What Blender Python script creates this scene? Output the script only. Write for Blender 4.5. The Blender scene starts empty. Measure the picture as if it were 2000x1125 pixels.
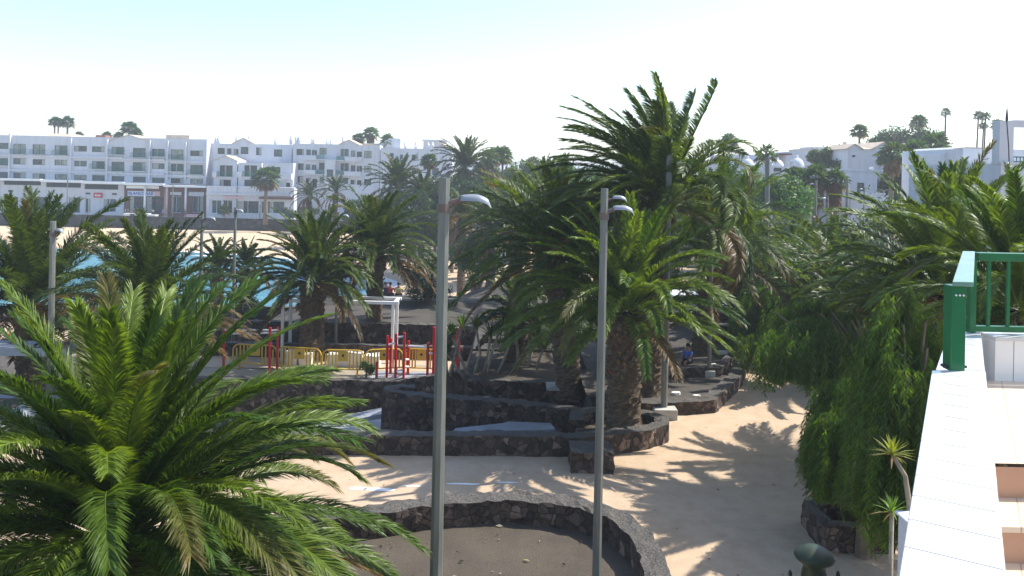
import bpy, bmesh, math, random
import numpy as np
from mathutils import Vector, Matrix, noise
rad = math.radians
sc = bpy.context.scene
col = sc.collection
# ------------------------------------------------------------------ camera
F, PX, PY, H, ROLL = 1500.0, 1000.0, 332.5, 7.1, rad(1.2)
cam_d = bpy.data.cameras.new('camera'); cam = bpy.data.objects.new('camera', cam_d); col.objects.link(cam)
cam_d.sensor_width = 36.0; cam_d.lens = 36.0*F/2000.0; cam_d.shift_y = -(562.5-PY)/2000.0
cam_d.clip_start = 0.05; cam_d.clip_end = 6000
cam.matrix_world = Matrix(((math.cos(ROLL), -math.sin(ROLL), 0, 0), (0, 0, -1, 0), (math.sin(ROLL), math.cos(ROLL), 0, H), (0, 0, 0, 1)))
sc.camera = cam
# ------------------------------------------------------------------ light
SUN_AZ, SUN_EL = 20.0, 49.0          # degrees from +X towards +Y, above the horizon
w = bpy.data.worlds.new('World'); sc.world = w; w.use_nodes = True
nt = w.node_tree; sky = nt.nodes.new('ShaderNodeTexSky'); sky.sky_type = 'NISHITA'; sky.sun_disc = False
sky.sun_elevation = rad(SUN_EL); sky.sun_rotation = rad(90-SUN_AZ); sky.air_density = 1.0; sky.dust_density = 0.9; sky.ozone_density = 1.5
nt.links.new(sky.outputs[0], nt.nodes['Background'].inputs[0]); nt.nodes['Background'].inputs[1].default_value = 0.15
sd = bpy.data.lights.new('sun', 'SUN'); sun = bpy.data.objects.new('sun', sd); col.objects.link(sun)
sd.energy = 4.1; sd.angle = rad(0.53); sd.color = (1.0, 0.95, 0.86)
sv = Vector((math.cos(rad(SUN_AZ))*math.cos(rad(SUN_EL)), math.sin(rad(SUN_AZ))*math.cos(rad(SUN_EL)), math.sin(rad(SUN_EL))))
sun.rotation_euler = sv.to_track_quat('Z', 'Y').to_euler()
sc.view_settings.view_transform = 'Standard'; sc.view_settings.look = 'None'; sc.view_settings.exposure = 1.0; sc.view_settings.gamma = 1
sc.cycles.max_bounces = 8; sc.cycles.transparent_max_bounces = 12
sc.cycles.sample_clamp_indirect = 6

# ------------------------------------------------------------------ helpers
def ray(px, py):
    u = (px-PX)/F; v = (PY-py)/F; c, s = math.cos(ROLL), math.sin(ROLL)
    return Vector((u*c - v*s, 1.0, u*s + v*c))
def at(px, py, Y):
    d = ray(px, py); return Vector((d.x*Y, Y, H + d.z*Y))
def gr(px, py, z=0.0):
    d = ray(px, py); Y = (z-H)/d.z; return Vector((d.x*Y, Y, z))
def gx(px, py, z=0.0):
    p = gr(px, py, z); return (p.x, p.y)

def tag(o, label=None, cat=None, group=None, kind=None):
    if label: o['label'] = label
    if cat: o['category'] = cat
    if group: o['group'] = group
    if kind: o['kind'] = kind
    return o
def empty(name, loc, label, cat, group=None, rz=0.0):
    o = bpy.data.objects.new(name, None); o.empty_display_size = .2; col.objects.link(o); o.location = loc; o.rotation_euler = (0, 0, rz)
    return tag(o, label, cat, group)

class G:
    """a growing mesh: vertices, faces and, where wanted, a colour per vertex"""
    def __init__(s): s.v = []; s.f = []; s.c = []; s.m = []; s.mi = 0
    def add(s, vs, fs, c=None):
        n = len(s.v); s.v.extend(tuple(p) for p in vs); s.f.extend(tuple(i+n for i in f) for f in fs); s.m.extend([s.mi]*len(fs))
        s.c.extend([c or (1, 1, 1)]*len(vs)); return s
    def box(s, x0, x1, y0, y1, z0, z1, c=None):
        vs = [(x0,y0,z0),(x1,y0,z0),(x1,y1,z0),(x0,y1,z0),(x0,y0,z1),(x1,y0,z1),(x1,y1,z1),(x0,y1,z1)]
        return s.add(vs, [(0,3,2,1),(4,5,6,7),(0,1,5,4),(1,2,6,5),(2,3,7,6),(3,0,4,7)], c)
    def tube(s, pts, rs, n=8, c=None, cap=True, ph=0.0):
        pts = [Vector(p) for p in pts]
        if not hasattr(rs, '__len__'): rs = [rs]*len(pts)
        vs = []; prev = None
        for i, p in enumerate(pts):
            t = (pts[min(i+1, len(pts)-1)] - pts[max(i-1, 0)]).normalized()
            if prev is None:
                a = Vector((0, 0, 1)) if abs(t.z) < .9 else Vector((1, 0, 0)); u = t.cross(a).normalized()
            else:
                u = (prev - t*prev.dot(t)).normalized()
            prev = u; q = t.cross(u)
            for k in range(n):
                a = 2*math.pi*k/n + ph; vs.append(p + (u*math.cos(a) + q*math.sin(a))*rs[i])
        fs = []
        for i in range(len(pts)-1):
            for k in range(n):
                fs.append((i*n+k, i*n+(k+1)%n, (i+1)*n+(k+1)%n, (i+1)*n+k))
        if cap: fs.append(tuple(range(n))[::-1]); fs.append(tuple((len(pts)-1)*n+k for k in range(n)))
        return s.add(vs, fs, c)
    def lathe(s, prof, n=24, o=(0, 0, 0), c=None):
        vs = []
        for r, z in prof:
            for k in range(n):
                a = 2*math.pi*k/n; vs.append((o[0]+r*math.cos(a), o[1]+r*math.sin(a), o[2]+z))
        fs = []
        for i in range(len(prof)-1):
            for k in range(n): fs.append((i*n+k, i*n+(k+1)%n, (i+1)*n+(k+1)%n, (i+1)*n+k))
        fs.append(tuple(range(n))[::-1]); fs.append(tuple((len(prof)-1)*n+k for k in range(n)))
        return s.add(vs, fs, c)
    def prism(s, poly, z0, z1, c=None):
        n = len(poly); vs = [(p[0], p[1], z0) for p in poly] + [(p[0], p[1], z1) for p in poly]
        fs = [tuple(range(n))[::-1], tuple(range(n, 2*n))] + [(i, (i+1)%n, (i+1)%n+n, i+n) for i in range(n)]
        return s.add(vs, fs, c)
    def xprism(s, poly, y0, y1, c=None):      # polygon in XZ, pushed along Y
        n = len(poly); vs = [(p[0], y0, p[1]) for p in poly] + [(p[0], y1, p[1]) for p in poly]
        fs = [tuple(range(n)), tuple(range(n, 2*n))[::-1]] + [(i, i+n, (i+1)%n+n, (i+1)%n) for i in range(n)]
        return s.add(vs, fs, c)
    def build(s, name, mat, parent=None, smooth=False, colr=False, loc=None):
        me = bpy.data.meshes.new(name); me.from_pydata(s.v, [], s.f); me.update()
        if not isinstance(mat, (list, tuple)): mat = [mat]
        for m in mat: me.materials.append(m)
        if len(mat) > 1: me.polygons.foreach_set('material_index', s.m)
        if smooth: me.polygons.foreach_set('use_smooth', [True]*len(me.polygons))
        if colr:
            at_ = me.color_attributes.new('tint', 'FLOAT_COLOR', 'POINT')
            a = np.ones((len(s.v), 4), np.float32); a[:, :3] = np.array(s.c, np.float32); at_.data.foreach_set('color', a.ravel())
        o = bpy.data.objects.new(name, me); col.objects.link(o)
        if parent is not None: o.parent = parent
        if loc is not None: o.location = loc
        return o
def clean(o, bev=0):
    bm = bmesh.new(); bm.from_mesh(o.data); bmesh.ops.recalc_face_normals(bm, faces=bm.faces); bm.to_mesh(o.data); bm.free()
    if bev:
        b = o.modifiers.new('bevel', 'BEVEL'); b.width = bev; b.segments = 2; b.limit_method = 'ANGLE'
    return o

# ------------------------------------------------------------------ materials
class N:
    def __init__(s, name):
        s.m = bpy.data.materials.new(name); s.m.use_nodes = True; s.t = s.m.node_tree; s.b = s.t.nodes['Principled BSDF']; s.o = s.t.nodes['Material Output']
    def n(s, typ, **kw):
        x = s.t.nodes.new('ShaderNode'+typ)
        for k, v in kw.items():
            if k in x.inputs: x.inputs[k].default_value = v
            else: setattr(x, k, v)
        return x
    def l(s, a, b): s.t.links.new(a, b)
    def ramp(s, fac, stops):
        r = s.n('ValToRGB'); e = r.color_ramp.elements
        while len(e) < len(stops): e.new(.5)
        for i, (p, c) in enumerate(stops): e[i].position = p; e[i].color = (*c, 1)
        s.l(fac, r.inputs[0]); return r.outputs[0]
    def pos(s, scale=1.0, sz=None):
        g = s.n('NewGeometry'); m = s.n('Mapping'); m.inputs['Scale'].default_value = sz or (scale,)*3
        s.l(g.outputs['Position'], m.inputs[0]); return m.outputs[0]
    def noise(s, vec, scale, detail=4, rough=.55):
        x = s.n('TexNoise', Scale=scale, Detail=detail, Roughness=rough); s.l(vec, x.inputs['Vector']); return x.outputs[0]
    def mix(s, fac, a, b, blend='MIX'):
        x = s.n('Mix'); x.data_type = 'RGBA'; x.blend_type = blend
        for v, i in ((fac, 0), (a, 6), (b, 7)):
            if hasattr(v, 'links'): s.l(v, x.inputs[i])
            else: x.inputs[i].default_value = v if i == 0 else (*v, 1)
        return x.outputs[2]
    def bump(s, h, strength=.5, dist=.02):
        x = s.n('Bump', Strength=strength, Distance=dist); s.l(h, x.inputs['Height']); s.l(x.outputs[0], s.b.inputs['Normal'])
    def set(s, **kw):
        for k, v in kw.items():
            i = s.b.inputs[k.replace('_', ' ')]
            if hasattr(v, 'links'): s.l(v, i)
            else: i.default_value = (*v, 1) if isinstance(v, tuple) and len(v) == 3 else v
        return s

def plain(name, c, rough=.6, metal=0.0, var=.12, scale=3.0, spec=.5, bump=0.0):
    n = N(name); v = n.noise(n.pos(), scale, 5)
    cc = n.ramp(v, [(.3, tuple(x*(1-var) for x in c)), (.7, tuple(min(1, x*(1+var)) for x in c))])
    n.set(Base_Color=cc, Roughness=rough, Metallic=metal, Specular_IOR_Level=spec)
    if bump: n.bump(n.noise(n.pos(), scale*8, 4), bump, .01)
    return n.m
M = {}
M['white_wall'] = None
def mk_wallpaint(name, c):
    n = N(name); p = n.pos(); a = n.noise(p, .35, 5); b = n.noise(n.pos(sz=(1.5, 1.5, .12)), 1.2, 4)
    c1 = n.ramp(a, [(.3, tuple(x*.93 for x in c)), (.7, c)])
    c2 = n.ramp(b, [(.45, (1, 1, 1)), (.75, (.86, .85, .82))])
    n.set(Base_Color=n.mix(1.0, c1, c2, 'MULTIPLY'), Roughness=.75); n.bump(n.noise(p, 20, 3), .2, .01); return n.m
M['white_wall'] = mk_wallpaint('white_wall', (.61, .62, .66))
M['grey_wall'] = mk_wallpaint('grey_wall', (.62, .60, .58))
M['brown_wall'] = mk_wallpaint('brown_wall', (.16, .075, .055))
M['roof_tan'] = plain('roof_tan', (.52, .42, .32), .85, var=.15, scale=1.5, bump=.3)
M['frame'] = plain('frame', (.015, .07, .065), .4)
M['frame_white'] = plain('frame_white', (.7, .72, .72), .4)
M['rail_teal'] = plain('rail_teal', (.03, .16, .13), .4)
M['white_paint'] = plain('white_paint', (.78, .78, .77), .4, var=.05)
M['dark'] = plain('dark', (.025, .028, .032), .6)
M['curtain'] = plain('curtain', (.36, .36, .33), .8, var=.2, scale=4)
M['red_paint'] = plain('red_paint', (.50, .012, .02), .35, var=.12)
M['yellow_plastic'] = plain('yellow_plastic', (.66, .40, .03), .45, var=.1)
M['pipe_white'] = plain('pipe_white', (.72, .72, .72), .3, var=.05)
M['concrete'] = plain('concrete', (.42, .41, .38), .85, var=.12, scale=4, bump=.3)
M['concrete_pale'] = plain('concrete_pale', (.26, .28, .31), .8, var=.12, scale=2, bump=.3)
M['brick'] = plain('brick', (.25, .10, .06), .85, var=.25)
M['car_white'] = plain('car_white', (.75, .76, .78), .25, var=.03)
M['car_silver'] = plain('car_silver', (.45, .47, .5), .25, metal=.5, var=.03)
M['car_blue'] = plain('car_blue', (.05, .09, .2), .25, var=.03)
M['tyre'] = plain('tyre', (.015, .015, .015), .8)
M['sign_blue'] = plain('sign_blue', (.03, .10, .45), .5)
M['sign_pale'] = plain('sign_pale', (.62, .66, .74), .5, var=.05)
M['sign_pink'] = plain('sign_pink', (.65, .40, .40), .5, var=.1)
M['sign_red'] = plain('sign_red', (.5, .02, .03), .45)
M['skin'] = plain('skin', (.42, .22, .14), .6, var=.05)
M['hair'] = plain('hair', (.02, .015, .01), .6)
M['cloth_blue'] = plain('cloth_blue', (.04, .16, .6), .8)
M['cloth_dark'] = plain('cloth_dark', (.03, .03, .05), .8)
M['cloth_red'] = plain('cloth_red', (.45, .03, .03), .8)
M['cloth_white'] = plain('cloth_white', (.7, .7, .7), .8)
M['cloth_yellow'] = plain('cloth_yellow', (.5, .4, .15), .8)
M['bark'] = plain('bark', (.17, .12, .085), .9, var=.35, scale=6, bump=.8)
M['bark_pale'] = plain('bark_pale', (.28, .24, .18), .9, var=.3, scale=6, bump=.8)
M['terracotta'] = plain('terracotta', (.45, .2, .09), .8)
M['litter'] = plain('litter', (.7, .68, .62), .8)
# glass with something behind it
def mk_glass(name, c):
    n = N(name); a = n.noise(n.pos(), 1.3, 2); n.set(Base_Color=n.ramp(a, [(.35, tuple(x*.5 for x in c)), (.6, c)]), Roughness=.08, Specular_IOR_Level=.8); return n.m
M['glass_dark'] = mk_glass('glass_dark', (.015, .028, .035))
M['glass_mid'] = mk_glass('glass_mid', (.05, .10, .11))
M['glass_light'] = mk_glass('glass_light', (.26, .30, .26))
# lamp post paint
n = N('post_paint'); a = n.noise(n.pos(sz=(3, 3, .6)), 3, 5)
n.set(Base_Color=n.ramp(a, [(.3, (.13, .14, .12)), (.7, (.20, .205, .18))]), Roughness=.5, Metallic=.15); n.bump(n.noise(n.pos(), 30, 3), .15, .01); M['post'] = n.m
n = N('post_rust'); a = n.noise(n.pos(sz=(8, 8, 2)), 2, 5)
n.set(Base_Color=n.ramp(a, [(.35, (.10, .10, .11)), (.7, (.20, .12, .08))]), Roughness=.6, Metallic=.2); M['arm'] = n.m
M['lamp_shell'] = plain('lamp_shell', (.27, .29, .32), .35, metal=.2, var=.05)
M['lamp_under'] = plain('lamp_under', (.10, .11, .14), .4)
# rubble stone
def mk_stone(name, lo, hi, mortar, sc_=3.6, edge=.06):
    n = N(name); p = n.pos(); wv = n.n('TexNoise', Scale=2.5, Detail=2); n.l(p, wv.inputs['Vector'])
    add = n.n('VectorMath', operation='MULTIPLY_ADD'); n.l(wv.outputs['Color'], add.inputs[0]); add.inputs[1].default_value = (.22,)*3; n.l(p, add.inputs[2])
    v1 = n.n('TexVoronoi', feature='F1', Scale=sc_); v2 = n.n('TexVoronoi', feature='DISTANCE_TO_EDGE', Scale=sc_)
    n.l(add.outputs[0], v1.inputs['Vector']); n.l(add.outputs[0], v2.inputs['Vector'])
    sep = n.n('SeparateColor'); n.l(v1.outputs['Color'], sep.inputs[0])
    mid = tuple((a+b)/2 for a, b in zip(lo, hi))
    stone = n.ramp(sep.outputs[0], [(.1, lo), (.55, mid), (.85, hi), (.97, tuple(x*1.7 for x in hi))])
    g = n.noise(p, 14, 5); gr_ = n.ramp(g, [(.3, (.6, .6, .6)), (.7, (1.3, 1.28, 1.25))]); stone = n.mix(1.0, stone, gr_, 'MULTIPLY')
    ed = n.n('MapRange'); ed.inputs[1].default_value = 0; ed.inputs[2].default_value = edge; n.l(v2.outputs['Distance'], ed.inputs[0])
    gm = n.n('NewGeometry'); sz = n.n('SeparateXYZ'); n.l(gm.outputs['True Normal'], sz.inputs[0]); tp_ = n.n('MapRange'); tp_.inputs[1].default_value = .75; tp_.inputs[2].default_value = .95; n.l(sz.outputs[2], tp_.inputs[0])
    lit_capc = n.ramp(n.noise(p, 26, 5, .7), [(.32, (.035, .032, .03)), (.5, (.10, .093, .085)), (.72, (.20, .185, .165))])  # paler upward faces: mortar cap, with sunlit tops worked into the colour
    n.set(Base_Color=n.mix(tp_.outputs[0], n.mix(ed.outputs[0], mortar, stone), lit_capc), Roughness=.92, Specular_IOR_Level=.25)
    ad = n.n('Math', operation='MULTIPLY_ADD'); n.l(g, ad.inputs[0]); ad.inputs[1].default_value = .35; n.l(ed.outputs[0], ad.inputs[2]); fg = n.n('Mix'); n.l(tp_.outputs[0], fg.inputs[0]); n.l(ad.outputs[0], fg.inputs[2]); n.l(n.noise(p, 22, 5, .7), fg.inputs[3]); n.bump(fg.outputs[0], .9, .05); return n.m
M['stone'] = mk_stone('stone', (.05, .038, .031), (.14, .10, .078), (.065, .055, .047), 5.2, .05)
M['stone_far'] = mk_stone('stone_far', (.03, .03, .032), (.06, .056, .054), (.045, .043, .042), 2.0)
# tan paving
n = N('paving'); p = n.pos(); a = n.noise(p, .25, 6, .6); b = n.noise(p, 2.2, 6, .65); c = n.noise(p, 45, 3)
c1 = n.ramp(a, [(.3, (.43, .315, .205)), (.5, (.47, .355, .245)), (.7, (.485, .375, .27))])
c2 = n.ramp(b, [(.3, (.86, .83, .80)), (.55, (1, 1, 1)), (.75, (1.06, 1.04, 1.0))])
c3 = n.ramp(c, [(.3, (.9, .9, .9)), (.7, (1.07, 1.07, 1.07))])
n.set(Base_Color=n.mix(1.0, n.mix(1.0, c1, c2, 'MULTIPLY'), c3, 'MULTIPLY'), Roughness=.9); n.bump(c, .25, .01); M['paving'] = n.m
# volcanic gravel (per-vertex colour gives sand, soil or gravel)
n = N('terrain'); p = n.pos(); at_ = n.n('Attribute', attribute_name='tint'); b = n.noise(p, 40, 4, .7); a = n.noise(p, 1.1, 5); sp = n.noise(p, 90, 2)
c2 = n.ramp(b, [(.3, (.62, .62, .62)), (.6, (1.05, 1.05, 1.05)), (.75, (1.5, 1.5, 1.5))]); c3 = n.ramp(a, [(.3, (.82, .82, .8)), (.7, (1.15, 1.12, 1.08))])
n.set(Base_Color=n.mix(1.0, n.mix(1.0, at_.outputs['Color'], c2, 'MULTIPLY'), c3, 'MULTIPLY'), Roughness=.95, Specular_IOR_Level=.2); n.bump(b, .6, .03); M['terrain'] = n.m
GRAVEL = (.088, .080, .072); SAND = (.60, .47, .33); SOIL = (.20, .15, .10)
# sea
n = N('sea'); p = n.pos(sz=(1, 2.2, 1)); a = n.noise(n.pos(sz=(.25, 1, 1)), .09, 4); wv = n.noise(p, 1.2, 5, .6)
n.set(Base_Color=n.ramp(a, [(.35, (.05, .20, .28)), (.65, (.11, .30, .36))]), Roughness=.25, Specular_IOR_Level=.3); n.bump(wv, .9, .35); M['sea'] = n.m
n = N('foam'); n.set(Base_Color=n.ramp(n.noise(n.pos(), 2, 4), [(.3, (.7, .74, .76)), (.7, (.85, .86, .86))]), Roughness=.8); M['foam'] = n.m
# leaves: tint attribute, light comes through
def mk_leaf(name, trans=.38, rough=.38, tg=(1.7, 1.75, .6), spec=.5):
    n = N(name); at_ = n.n('Attribute', attribute_name='tint'); ns = n.noise(n.pos(), 7, 3)
    c = n.mix(1.0, at_.outputs['Color'], n.ramp(ns, [(.3, (.75, .75, .75)), (.7, (1.25, 1.25, 1.2))]), 'MULTIPLY')
    n.set(Base_Color=c, Roughness=rough, Specular_IOR_Level=spec)
    tr = n.n('BsdfTranslucent'); n.l(n.mix(1.0, c, tg, 'MULTIPLY'), tr.inputs[0]); mx = n.n('MixShader'); mx.inputs[0].default_value = trans
    n.l(n.b.outputs[0], mx.inputs[1]); n.l(tr.outputs[0], mx.inputs[2]); n.l(mx.outputs[0], n.o.inputs[0]); return n.m
M['leaf'] = mk_leaf('leaf', .42, .45, (1.75, 1.65, .4), .35); M['leaf_soft'] = mk_leaf('leaf_soft', .5, .5, (1.6, 1.8, .5), .3)
n = N('palm_trunk'); at_ = n.n('Attribute', attribute_name='tint'); ns = n.noise(n.pos(sz=(1, 1, 2.5)), 9, 5)
n.set(Base_Color=n.mix(1.0, at_.outputs['Color'], n.ramp(ns, [(.3, (.5, .5, .5)), (.7, (1.4, 1.35, 1.3))]), 'MULTIPLY'), Roughness=.95, Specular_IOR_Level=.2); n.bump(ns, .8, .05); M['trunk'] = n.m
# tiles of the terrace
VPD = Vector((ray(1881, 351).x, 1, 0)).normalized()      # direction of the parapet
def mk_tiles(name, c, joint, size, jw, rough, skew=True, spec=.5, var=.04):
    n = N(name); g = n.n('NewGeometry'); sp = n.n('SeparateXYZ'); n.l(g.outputs['Position'], sp.inputs[0])
    def lin(ax, ay, az):
        r = None
        for i, k in ((0, ax), (1, ay), (2, az)):
            m_ = n.n('Math', operation='MULTIPLY_ADD'); n.l(sp.outputs[i], m_.inputs[0]); m_.inputs[1].default_value = k
            if r is None: m_.inputs[2].default_value = 0
            else: n.l(r, m_.inputs[2])
            r = m_.outputs[0]
        return r
    axes = size; fac = None; ids = []
    for (k, step, off) in axes:
        t = n.n('Math', operation='MULTIPLY_ADD'); n.l(lin(*k), t.inputs[0]); t.inputs[1].default_value = 1/step; t.inputs[2].default_value = off
        fl = n.n('Math', operation='FLOOR'); n.l(t.outputs[0], fl.inputs[0]); ids.append(fl.outputs[0])
        fr = n.n('Math', operation='FRACT'); n.l(t.outputs[0], fr.inputs[0]); lt = n.n('Math', operation='LESS_THAN'); n.l(fr.outputs[0], lt.inputs[0]); lt.inputs[1].default_value = jw/step
        if fac is None: fac = lt.outputs[0]
        else:
            mx = n.n('Math', operation='MAXIMUM'); n.l(fac, mx.inputs[0]); n.l(lt.outputs[0], mx.inputs[1]); fac = mx.outputs[0]
    cb = n.n('CombineXYZ'); n.l(ids[0], cb.inputs[0])
    if len(ids) > 1: n.l(ids[1], cb.inputs[1])
    wn = n.n('TexWhiteNoise'); n.l(cb.outputs[0], wn.inputs[0])
    ns = n.noise(g.outputs['Position'], 2.5, 5)
    base = n.ramp(wn.outputs[0], [(0, tuple(x*(1-var) for x in c)), (1, tuple(min(.95, x*(1+var)) for x in c))])
    base = n.mix(1.0, base, n.ramp(ns, [(.35, (.93, .92, .90)), (.65, (1, 1, 1))]), 'MULTIPLY')
    n.set(Base_Color=n.mix(fac, base, joint), Roughness=rough, Specular_IOR_Level=spec)
    inv = n.n('Math', operation='SUBTRACT'); inv.inputs[0].default_value = 1; n.l(fac, inv.inputs[1]); n.bump(inv.outputs[0], .5, .004); return n.m
pd = (VPD.x, VPD.y, 0)
M['slab_tile'] = mk_tiles('slab_tile', (.60, .605, .60), (.18, .17, .16), [(pd, .225, .1)], .008, .18)
skx = (1, -VPD.x/VPD.y, 0)
M['floor_tile'] = mk_tiles('floor_tile', (.74, .58, .42), (.42, .32, .24), [((0, 1, 0), .42, .35), (skx, .42, .2)], .008, .35)
M['wall_tile'] = mk_tiles('wall_tile', (.78, .78, .77), (.2, .2, .2), [((1, 0, 0), .25, .85)], .007, .2)
n = N('step_riser'); a = n.noise(n.pos(), 3, 4); n.set(Base_Color=n.ramp(a, [(.3, (.44, .24, .15)), (.7, (.52, .30, .19))]), Roughness=.5); M['riser'] = n.m
n = N('green_gloss'); a = n.noise(n.pos(), 6, 4); n.set(Base_Color=n.ramp(a, [(.3, (.006, .105, .035)), (.7, (.010, .14, .05))]), Roughness=.3, Specular_IOR_Level=.4); n.bump(n.noise(n.pos(), 12, 2), .08, .01); M['green'] = n.m
n = N('green_cap'); a = n.noise(n.pos(), 5, 5); n.set(Base_Color=n.ramp(a, [(.3, (.10, .22, .17)), (.7, (.2, .3, .26))]), Roughness=.3); M['green_cap'] = n.m
n = N('lantern_green'); a = n.noise(n.pos(), 9, 5); n.set(Base_Color=n.ramp(a, [(.3, (.012, .022, .010)), (.7, (.028, .042, .020))]), Roughness=.5, Specular_IOR_Level=.35); M['lantern'] = n.m
M['marking'] = plain('marking', (.80, .80, .80), .8, var=.05)

# ------------------------------------------------------------------ ground
SEA = [(-500, 60), (-60, 60), (-22, 62), (-13, 72), (-11, 88), (-18, 98), (-30, 110), (-45, 116), (-80, 117), (-200, 112), (-500, 150)]
def sdist(x, y, poly):
    d = 1e9; ins = False; n = len(poly)
    for i in range(n):
        x0, y0 = poly[i]; x1, y1 = poly[(i+1) % n]
        dx, dy = x1-x0, y1-y0; t = max(0, min(1, ((x-x0)*dx+(y-y0)*dy)/(dx*dx+dy*dy)))
        d = min(d, math.hypot(x-x0-t*dx, y-y0-t*dy))
        if (y0 > y) != (y1 > y) and x < (x1-x0)*(y-y0)/(y1-y0)+x0: ins = not ins
    return -d if ins else d
def sm(a, b, t):
    t = max(0, min(1, (t-a)/(b-a))); return t*t*(3-2*t)
def base_h(x, y):
    left = 1-sm(-2, 8, x)
    h = -.5*sm(40, 46, y)*left - 4.3*sm(45.6, 50, y)*(1-sm(-12, 4, x))
    h += 2.5*sm(60, 110, y)*sm(5, 30, x) + 2.0*sm(110, 200, y)*sm(-20, 30, x)
    if y > 139.6 and x < 5: h = -3.3 + 2.0*sm(160, 260, y)
    elif y > 117: h = min(h, -5.9 + 1.15*sm(117, 137, y) + 6*sm(-30, 10, x))
    if x < -9 and 36.2 < y < 60: h -= 1.0*sm(9, 14, -x)*(1-sm(45, 50, y))
    if x < -12: h = min(h, (-3.2*sm(22, 36, y)-1.7*sm(36, 48, y))*sm(12, 15, -x)+(1-sm(12, 15, -x))*h)
    return h
def terr(x, y):
    if -14 < x < 2.3 and 19.6 < y < 30: return -3.3
    if -14 < x < -1.4 and 30 <= y < 36.2: return -1.35
    if -14 < x < -1.4 and 36.2 <= y < 41: return -.27-1.0*sm(9, 14, -x)
    h = base_h(x, y)
    if y > 44 and not (y > 139.6 and x < 5):
        d = sdist(x, y, SEA)
        lim = -6.0 + (.07*d if d < 22 else 1.54 + (d-22)*.35) if d > 0 else -6.0 + .12*max(d, -12)
        if y < 60 and d > 0: lim = -6.0 + (.9*d if d < .8 else .72 + .045*(d-.8) if d < 14 else 1.3+(d-14)*1.2)
        h = min(h, lim)
    return h
def axis(segs):
    out = []
    for a, b, st in segs: out += list(np.arange(a, b, st))
    return out + [segs[-1][1]]
xs = axis([(-3000, -500, 400), (-500, -160, 30), (-160, -30, 3), (-30, -15, 1), (-15, 12, .4), (12, 30, 1.5), (30, 120, 6), (120, 500, 40), (500, 3000, 400)])
ys = axis([(-60, 4, 8), (4, 18, 1), (18, 47, .4), (47, 72, 1), (72, 138, 2), (138, 141, .4), (141, 200, 5), (200, 600, 50), (600, 4000, 500)])
g = G()
for y in ys:
    for x in xs:
        z = terr(x, y); pit = (-14 < x < 2.3 and 19.6 < y < 30)
        if not pit and y > 30: z += .05*noise.noise(Vector((x*.35, y*.35, 0))) + (.35*noise.noise(Vector((x*.05, y*.05, 3))) if 118 < y < 138 else 0)
        c = GRAVEL
        if z < -3.9 and y > 47: c = SAND
        elif y > 60: c = SOIL
        if y > 139.6 and x < 5: c = (.07, .07, .075)
        if pit: c = (.30, .31, .32)
        if -14 < x < -1.4 and 30 <= y < 34 : c = (.33, .29, .23)
        if 57 < y < 62.5 and x < -14: c = (.05, .05, .05)
        g.v.append((x, y, z)); g.c.append(c)
nx = len(xs)
for j in range(len(ys)-1):
    for i in range(nx-1): g.f.append((j*nx+i, j*nx+i+1, (j+1)*nx+i+1, (j+1)*nx+i)); g.m.append(0)
tag(g.build('ground', M['terrain'], colr=True), kind='structure')
g = G().add([(-3000, 58, -6.15), (-8, 58, -6.15), (-8, 122, -6.15), (-200, 125, -6.15), (-3000, 500, -6.15)], [(0, 1, 2, 3, 4)])
tag(g.build('sea', M['sea']), kind='structure')
# surf where the bay meets the sand
def ribbon(pts, wds, z, name, mat, kind='structure', jag=0.0, zf=None):
    g = G(); n = len(pts); rnd = random.Random(7)
    for i, p in enumerate(pts):
        a = Vector(pts[max(0, i-1)]); b = Vector(pts[min(n-1, i+1)]); t = (b-a).normalized(); q = Vector((-t.y, t.x))
        w_ = wds[i] if hasattr(wds, '__len__') else wds
        for s in (-1, 1):
            o = Vector(p)+q*s*w_*(1+jag*rnd.uniform(-1, 1)); g.v.append((o.x, o.y, (zf(o.x, o.y)+z) if zf else z)); g.c.append((1, 1, 1))
    for i in range(n-1): g.f.append((2*i, 2*i+1, 2*i+3, 2*i+2)); g.m.append(0)
    return tag(g.build(name, mat), kind=kind)
def resample(pts, st):
    out = []
    for a, b in zip(pts[:-1], pts[1:]):
        a, b = Vector(a), Vector(b); k = max(1, int((b-a).length/st))
        for i in range(k): out.append(tuple(a.lerp(b, i/k)))
    out.append(tuple(pts[-1])); return out
ribbon(resample([(-140, 114.2), (-80, 115.4), (-45, 114.6), (-31, 109), (-19.5, 97), (-13, 88), (-15, 75)], 1.2), .7, -6.09, 'surf', M['foam'], jag=.7)
ribbon(resample([(-110, 110), (-70, 111.5), (-44, 110.3), (-34, 106)], 1.5), .3, -6.10, 'surf_line', M['foam'], jag=.9)
# paving: the plaza in front, the walk on the right
plz = [(-30, -5), (30, -5), (30, 60), (3.0, 60), (3.0, 21.3), (2.0, 19.45), (-30, 19.45)]
tag(G().add([(x, y, .006) for x, y in plz], [tuple(range(len(plz)))]).build('plaza_paving', M['paving']), kind='structure')
# sunlit sand-coloured walk behind the barriers
tag(G().add([(-13.9, 31.9, -1.335), (-1.6, 31.9, -1.335), (-1.6, 33.7, -1.335), (-13.9, 33.7, -1.335)], [(0, 1, 2, 3)]).build('terrace_walk', M['paving']), kind='structure')
tag(G().add([(-5.6, 30.35, -1.337), (-1.6, 30.35, -1.337), (-1.6, 31.85, -1.337), (-5.6, 31.85, -1.337)], [(0, 1, 2, 3)]).build('exercise_floor', M['concrete_pale']), kind='structure')
# promenade at the far shore
g = G().add([(-140, 140.3, -3.28), (4, 140.3, -3.28), (4, 149, -3.28), (-140, 149, -3.28)], [(0, 1, 2, 3)]); tag(g.build('promenade', M['concrete']), kind='structure')
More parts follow.
